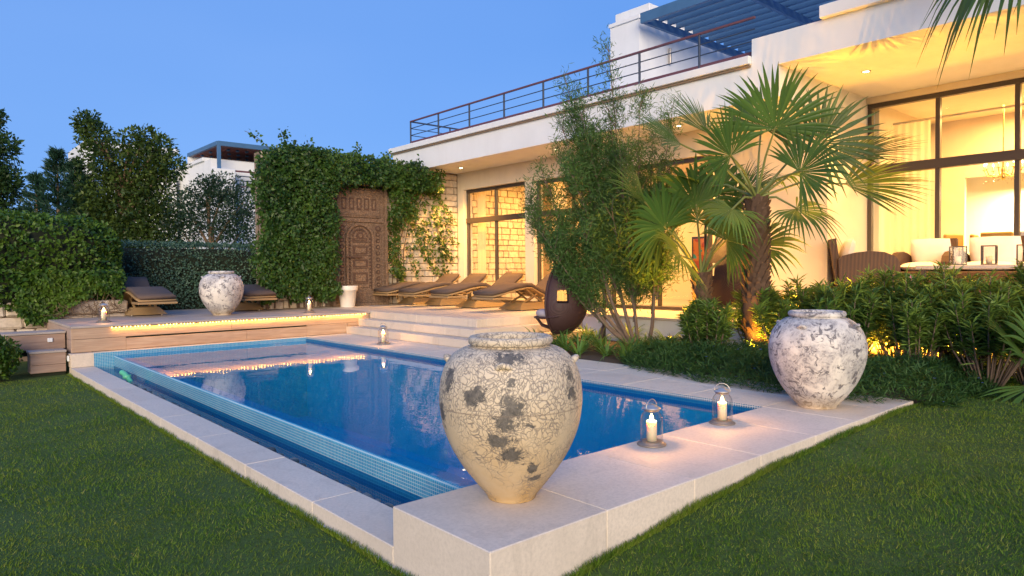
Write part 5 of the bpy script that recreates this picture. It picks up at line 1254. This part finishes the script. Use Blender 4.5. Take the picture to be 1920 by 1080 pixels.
def young_palm():
    c = (8.62, 1.78, .45); t = plant('young_palm', 'young stemless fan palm at the right edge beside the oleanders', 'palm tree', (8.62, 1.78, .1)); MB().tube([(8.62, 1.78, .05), (8.62, 1.78, .5)], [.09, .06], 10).build('trunk', bark, t, tuple(t.location))
    A = [((-.10, .20, .15), (.45, .75, .5), .72, 0, (-.72, .62, .1)), ((.05, .3, .1), (.2, .6, .8), .75, 1, (-.2, .95, 0)), ((-.12, .0, .2), (-.2, .8, .6), .5, 2, (-.6, -.55, .4)), ((.2, .2, .1), (.2, .8, .5), .7, 3, (.7, .6, 0)), ((.1, .2, -.2), (.1, .8, -.5), .7, 4, (.1, .7, -.6)), ((.02, 0, .25), (0, .8, .6), .5, 5, (-.1, -.6, .8))]
    for (r, u, w), nn, L, s, ax in A: frond(t, c, C3(c, r, u, w), N3(*nn), L, 700+s, spread=55, droop=.2, axis=N3(*ax), nseg=20)
young_palm()

# ---- oleanders
pink = simple('pink_petal', (.75, .22, .45), .7, 0, .1)
def oleander(loc, h, rad, label, seed, flowers=()):
    r = np.random.default_rng(seed); t = plant('oleander', label, 'shrub', loc, 'oleanders in front of the upper terrace'); base = np.array(loc, float); parts = []; st = MB(); n_st = int(20+28*rad)
    for i in range(n_st):
        a = r.uniform(0, 6.28); q = rad*math.sqrt(r.uniform(.02, 1)); hh = h*1.0*(1-.30*(q/rad)**2)*r.uniform(.75, 1.05); b_ = base+np.array([math.cos(a), math.sin(a), 0])*q*.25; tip = base+np.array([math.cos(a)*q, math.sin(a)*q, hh])
        mid = (b_+tip)/2+np.array([math.cos(a), math.sin(a), 0])*.05; st.tube([tuple(b_), tuple(mid), tuple(tip)], [.012, .009, .004], 5); nn = int(46+76*hh)
        s = .40+.60*r.random(nn)**.8; P = b_*((1-s)**2)[:, None]+mid*(2*s*(1-s))[:, None]+tip*(s*s)[:, None]; az = r.uniform(0, 6.28, nn); e = r.normal(.55, .3, nn)
        D = unit(np.stack([np.cos(az)*np.cos(e), np.sin(az)*np.cos(e), np.sin(e)], 1)); l = .09+.10*r.random(nn); parts.append(leaves(P, D, unit(UPV+r.normal(0, .35, (nn, 3))), l, .021, .15, .5))
    st.build('stem', bark_pale, t, tuple(base)); V, F = join(parts); npart('foliage', V, F, leaf_ole, t)
    for f in flowers:
        m_ = MB(); fo = np.array(f)
        for k_ in range(5):
            a = 2*math.pi*k_/5; u = np.array([math.cos(a), math.sin(a)*.4, math.sin(a)]); m_.add([fo, fo+u*.03+np.array([.012, 0, 0]), fo+u*.045, fo+u*.03-np.array([.012, 0, 0])], [(0, 1, 2, 3)])
        m_.build('flower', pink, t, tuple(base))
for a in (((9.35, 5.15, .32), 1.15, .42, 'slim oleander between the tall palm trunk and the villa corner', 1), ((8.45, 5.45, .34), .85, .38, 'low oleander at the foot of the small palm', 2), ((9.05, 4.55, .33), 1.18, .5, 'oleander rising directly behind the worn white jar, left side', 3),
          ((9.5, 3.95, .33), 1.30, .5, 'oleander in front of the wicker armchair', 4), ((8.85, 3.75, .33), 1.15, .5, 'oleander just right of the worn white jar', 5), ((9.4, 3.30, .33), 1.32, .5, 'oleander with a pink flower below the sofa', 6, [(8.98, 3.02, 1.50)]), ((8.9, 2.95, .30), 1.15, .5, 'dark low oleander right of the lit patch behind the jar', 7),
          ((9.45, 2.65, .30), 1.34, .5, 'tall oleander under the square lanterns', 8, [(9.0, 2.32, 1.34)]), ((9.0, 2.25, .28), 1.25, .5, 'oleander with pink flowers near the right edge', 9, [(8.55, 2.02, .98), (8.56, 2.0, .92)]), ((9.55, 1.95, .25), 1.35, .5, 'oleander cut off by the right edge of the picture', 10)):
    oleander(*a)
# ---- mown edge: dark ground cover spilling over the paving
def cover():
    n = 42000; x = 6.6+3.3*rng.random(n); y = 1.6+4.6*rng.random(n)
    edge = np.interp(y, [1.6, 2.2, 2.44, 2.65, 3.0, 3.5, 4.0, 4.6, 5.2, 5.8, 6.2], [7.7, 7.45, 7.30, 6.93, 6.80, 6.74, 6.76, 6.84, 6.98, 7.18, 7.5]) + .05*wn(x*0+y*3, y*2)
    k_ = (x > edge) & (y > 2.10+.08*np.sin(x*5)) & ((x < 8.7) | (y < 2.9)); x, y, e = x[k_], y[k_], edge[k_]; m = len(x)
    h = np.clip((x-e)/.55, 0, 1)**.6*np.clip((y-2.05)/.5, .05, 1)*(.26+.10*wn(x*2.4, y*2.4)); z0 = np.where(x < 7.33, .345, np.interp(y, [2.0, 2.4, 3.0], [.28, .30, .33])); z = z0+h*rng.random(m)**.4
    P = np.stack([x, y, z], 1); D = unit(np.stack([rng.normal(-.25, .6, m), rng.normal(-.2, .6, m), .35+rng.normal(0, .35, m)], 1)); l = .07+.07*rng.random(m)
    V, F = leaves(P, D, unit(UPV+rng.normal(0, .5, (m, 3))), l, .011, .1); tag(link('ground_cover', npmesh('ground_cover', V, F, leaf_cover)), 'dark grassy ground cover with tiny blue flowers spilling over the paving', 'ground cover', kind='stuff')
    q = rng.integers(0, m, 46); fp = P[q]+np.array([0, 0, .04]); parts = []
    for p_ in fp:
        a = rng.random(5)*6.28; d = unit(np.stack([np.cos(a), np.sin(a), .5+0*a], 1)); parts.append(leaves(np.repeat(p_[None], 5, 0), d, np.repeat(UPV[None], 5, 0), .020, .014, .1))
    V, F = join(parts); tag(link('blue_flowers', npmesh('blue_flowers', V, F, simple('blue_petal', (.16, .22, .75), .7))), 'tiny blue flowers scattered in the dark ground cover', 'flowers', kind='stuff')
cover()
# ---- lilies
def lily_mesh(seed):
    r = np.random.default_rng(seed); V = []; F = []
    for i in range(30):
        a = r.uniform(0, 6.28); L = r.uniform(.28, .5); e = r.uniform(.6, 1.35); d = np.array([math.cos(a), math.sin(a), 0]); s_ = np.array([-math.sin(a), math.cos(a), 0]); b0 = len(V)
        for j in range(6):
            u = j/5; ang = e-1.5*u*u*(1.25-e*.5); p_ = d*.02 + d*(L*u*math.cos(e*.9-.5*u)) + UPV*(L*(math.sin(e)*u-.55*u*u*u*(1.4-e*.6))); w_ = .013*(1-u**2.2)+.001; V += [p_-s_*w_, p_+s_*w_]
        for j in range(5): q = b0+2*j; F.append((q, q+1, q+3, q+2))
    return npmesh('leaf_clump', np.array(V), np.array(F), leaf_lily)
lm = [lily_mesh(i) for i in range(4)]
rows = {'along the pool paving': [(7.75, 8.15), (7.85, 7.65), (7.68, 7.2), (7.8, 6.75), (7.7, 6.3)], 'in the middle of the bed': [(8.25, 8.3), (8.35, 7.75), (8.2, 7.2), (8.55, 6.95), (8.25, 6.55), (8.7, 6.45), (8.5, 6.0)], 'along the white terrace wall': [(9.3, 8.5), (8.9, 7.9), (9.55, 7.75), (9.0, 7.0), (9.6, 6.95), (9.25, 6.4), (9.65, 6.15), (8.9, 5.65)]}
nth = ('first', 'second', 'third', 'fourth', 'fifth', 'sixth', 'seventh', 'eighth')
for rn, pts in rows.items():
    for i, (x, y) in enumerate(pts):
        t = plant('lily_clump', '%s lily clump from the hanging chair in the row %s' % (nth[i], rn), 'plant', (x, y, .34), 'lily clumps in the bed'); t.rotation_euler = (0, 0, random.random()*6); s_ = random.uniform(.95, 1.35); t.scale = (s_, s_, s_); link('leaf_clump', lm[i % 4], t)
# ---- loose shrub at the left edge of the lawn
def left_shrub():
    t = plant('lawn_shrub', 'small loose shrub at the left edge beside the timber step', 'shrub', (1.02, 13.05, 0)); n = 2600; c = np.array([1.0, 13.1, .36]); d = rdir(n); q = rng.random(n)**.45; P = c+d*q[:, None]*np.array([.36, .36, .36]); P = P[P[:, 2] > .02]; m = len(P)
    l = .05+.04*rng.random(m); V, F = leaves(P, unit(rng.normal(0, .6, (m, 3))+UPV*.3), unit(UPV+rng.normal(0, .6, (m, 3))), l, l*.55, .15); npart('foliage', V, F, leaf_hedge, t)
    s_ = MB()
    for i in range(14): a = random.uniform(0, 6.28); s_.tube([(1.0, 13.1, 0), (1.0+.12*math.cos(a), 13.1+.12*math.sin(a), .3), (1+.28*math.cos(a), 13.1+.28*math.sin(a), .55)], [.008, .006, .003], 4)
    s_.build('stem', bark, t, tuple(t.location))
left_shrub()

# ---- garden spotlights (their glow on palms, wall and ceiling shows in the photograph)
def uplight(loc, target, power, size, lab, col=(1, .42, .03)):
    t = thing('garden_spotlight', lab, 'spotlight', loc, 0, 'garden spotlights in the bed'); d = (Vector(target)-Vector(loc)).normalized()
    MB().tube([(0, 0, -.12), (0, 0, .03)], .01, 6).build('spike', black_metal, t); MB().tube([tuple(Vector((0, 0, .03))-d*.03), tuple(Vector((0, 0, .03))+d*.06)], [.028, .036], 14, False).build('housing', black_metal, t)
    m_ = MB().tube([tuple(Vector((0, 0, .03))+d*.045), tuple(Vector((0, 0, .03))+d*.05)], .032, 14).build('lens', lamp_glow, t)
    l = bpy.data.lights.new('spot_lamp', 'SPOT'); l.energy = power; l.color = col; l.spot_size = R_(size); l.spot_blend = .6; l.shadow_soft_size = .03
    q = bpy.data.objects.new('spot_lamp', l); COL.objects.link(q); q.parent = t; q.location = Vector((0, 0, .03))+d*.07; q.rotation_euler = d.to_track_quat('-Z', 'Y').to_euler()
uplight((9.50, 4.72, .58), (11.1, 4.1, 4.87), 800, 95, 'hidden spotlight at the foot of the tall palm')
uplight((8.72, 6.35, .44), (8.95, 5.95, 2.2), 480, 115, 'hidden spotlight at the foot of the small palm')
uplight((9.72, 4.1, .40), (9.75, 3.7, 1.2), 520, 160, 'hidden spotlight behind the left oleanders')
uplight((9.72, 2.95, .38), (9.9, 2.9, .9), 520, 160, 'hidden spotlight behind the right oleanders')
uplight((9.62, 2.25, .62), (11.6, 2.6, 4.87), 800, 95, 'hidden spotlight below the palm at the right corner')
uplight((8.62, 4.88, .46), (8.95, 4.75, 1.6), 60, 130, 'hidden spotlight between the worn jar and the tall palm trunk')
uplight((9.12, 3.42, .44), (9.25, 3.3, 1.4), 60, 140, 'hidden spotlight among the oleander stems right of the jar')
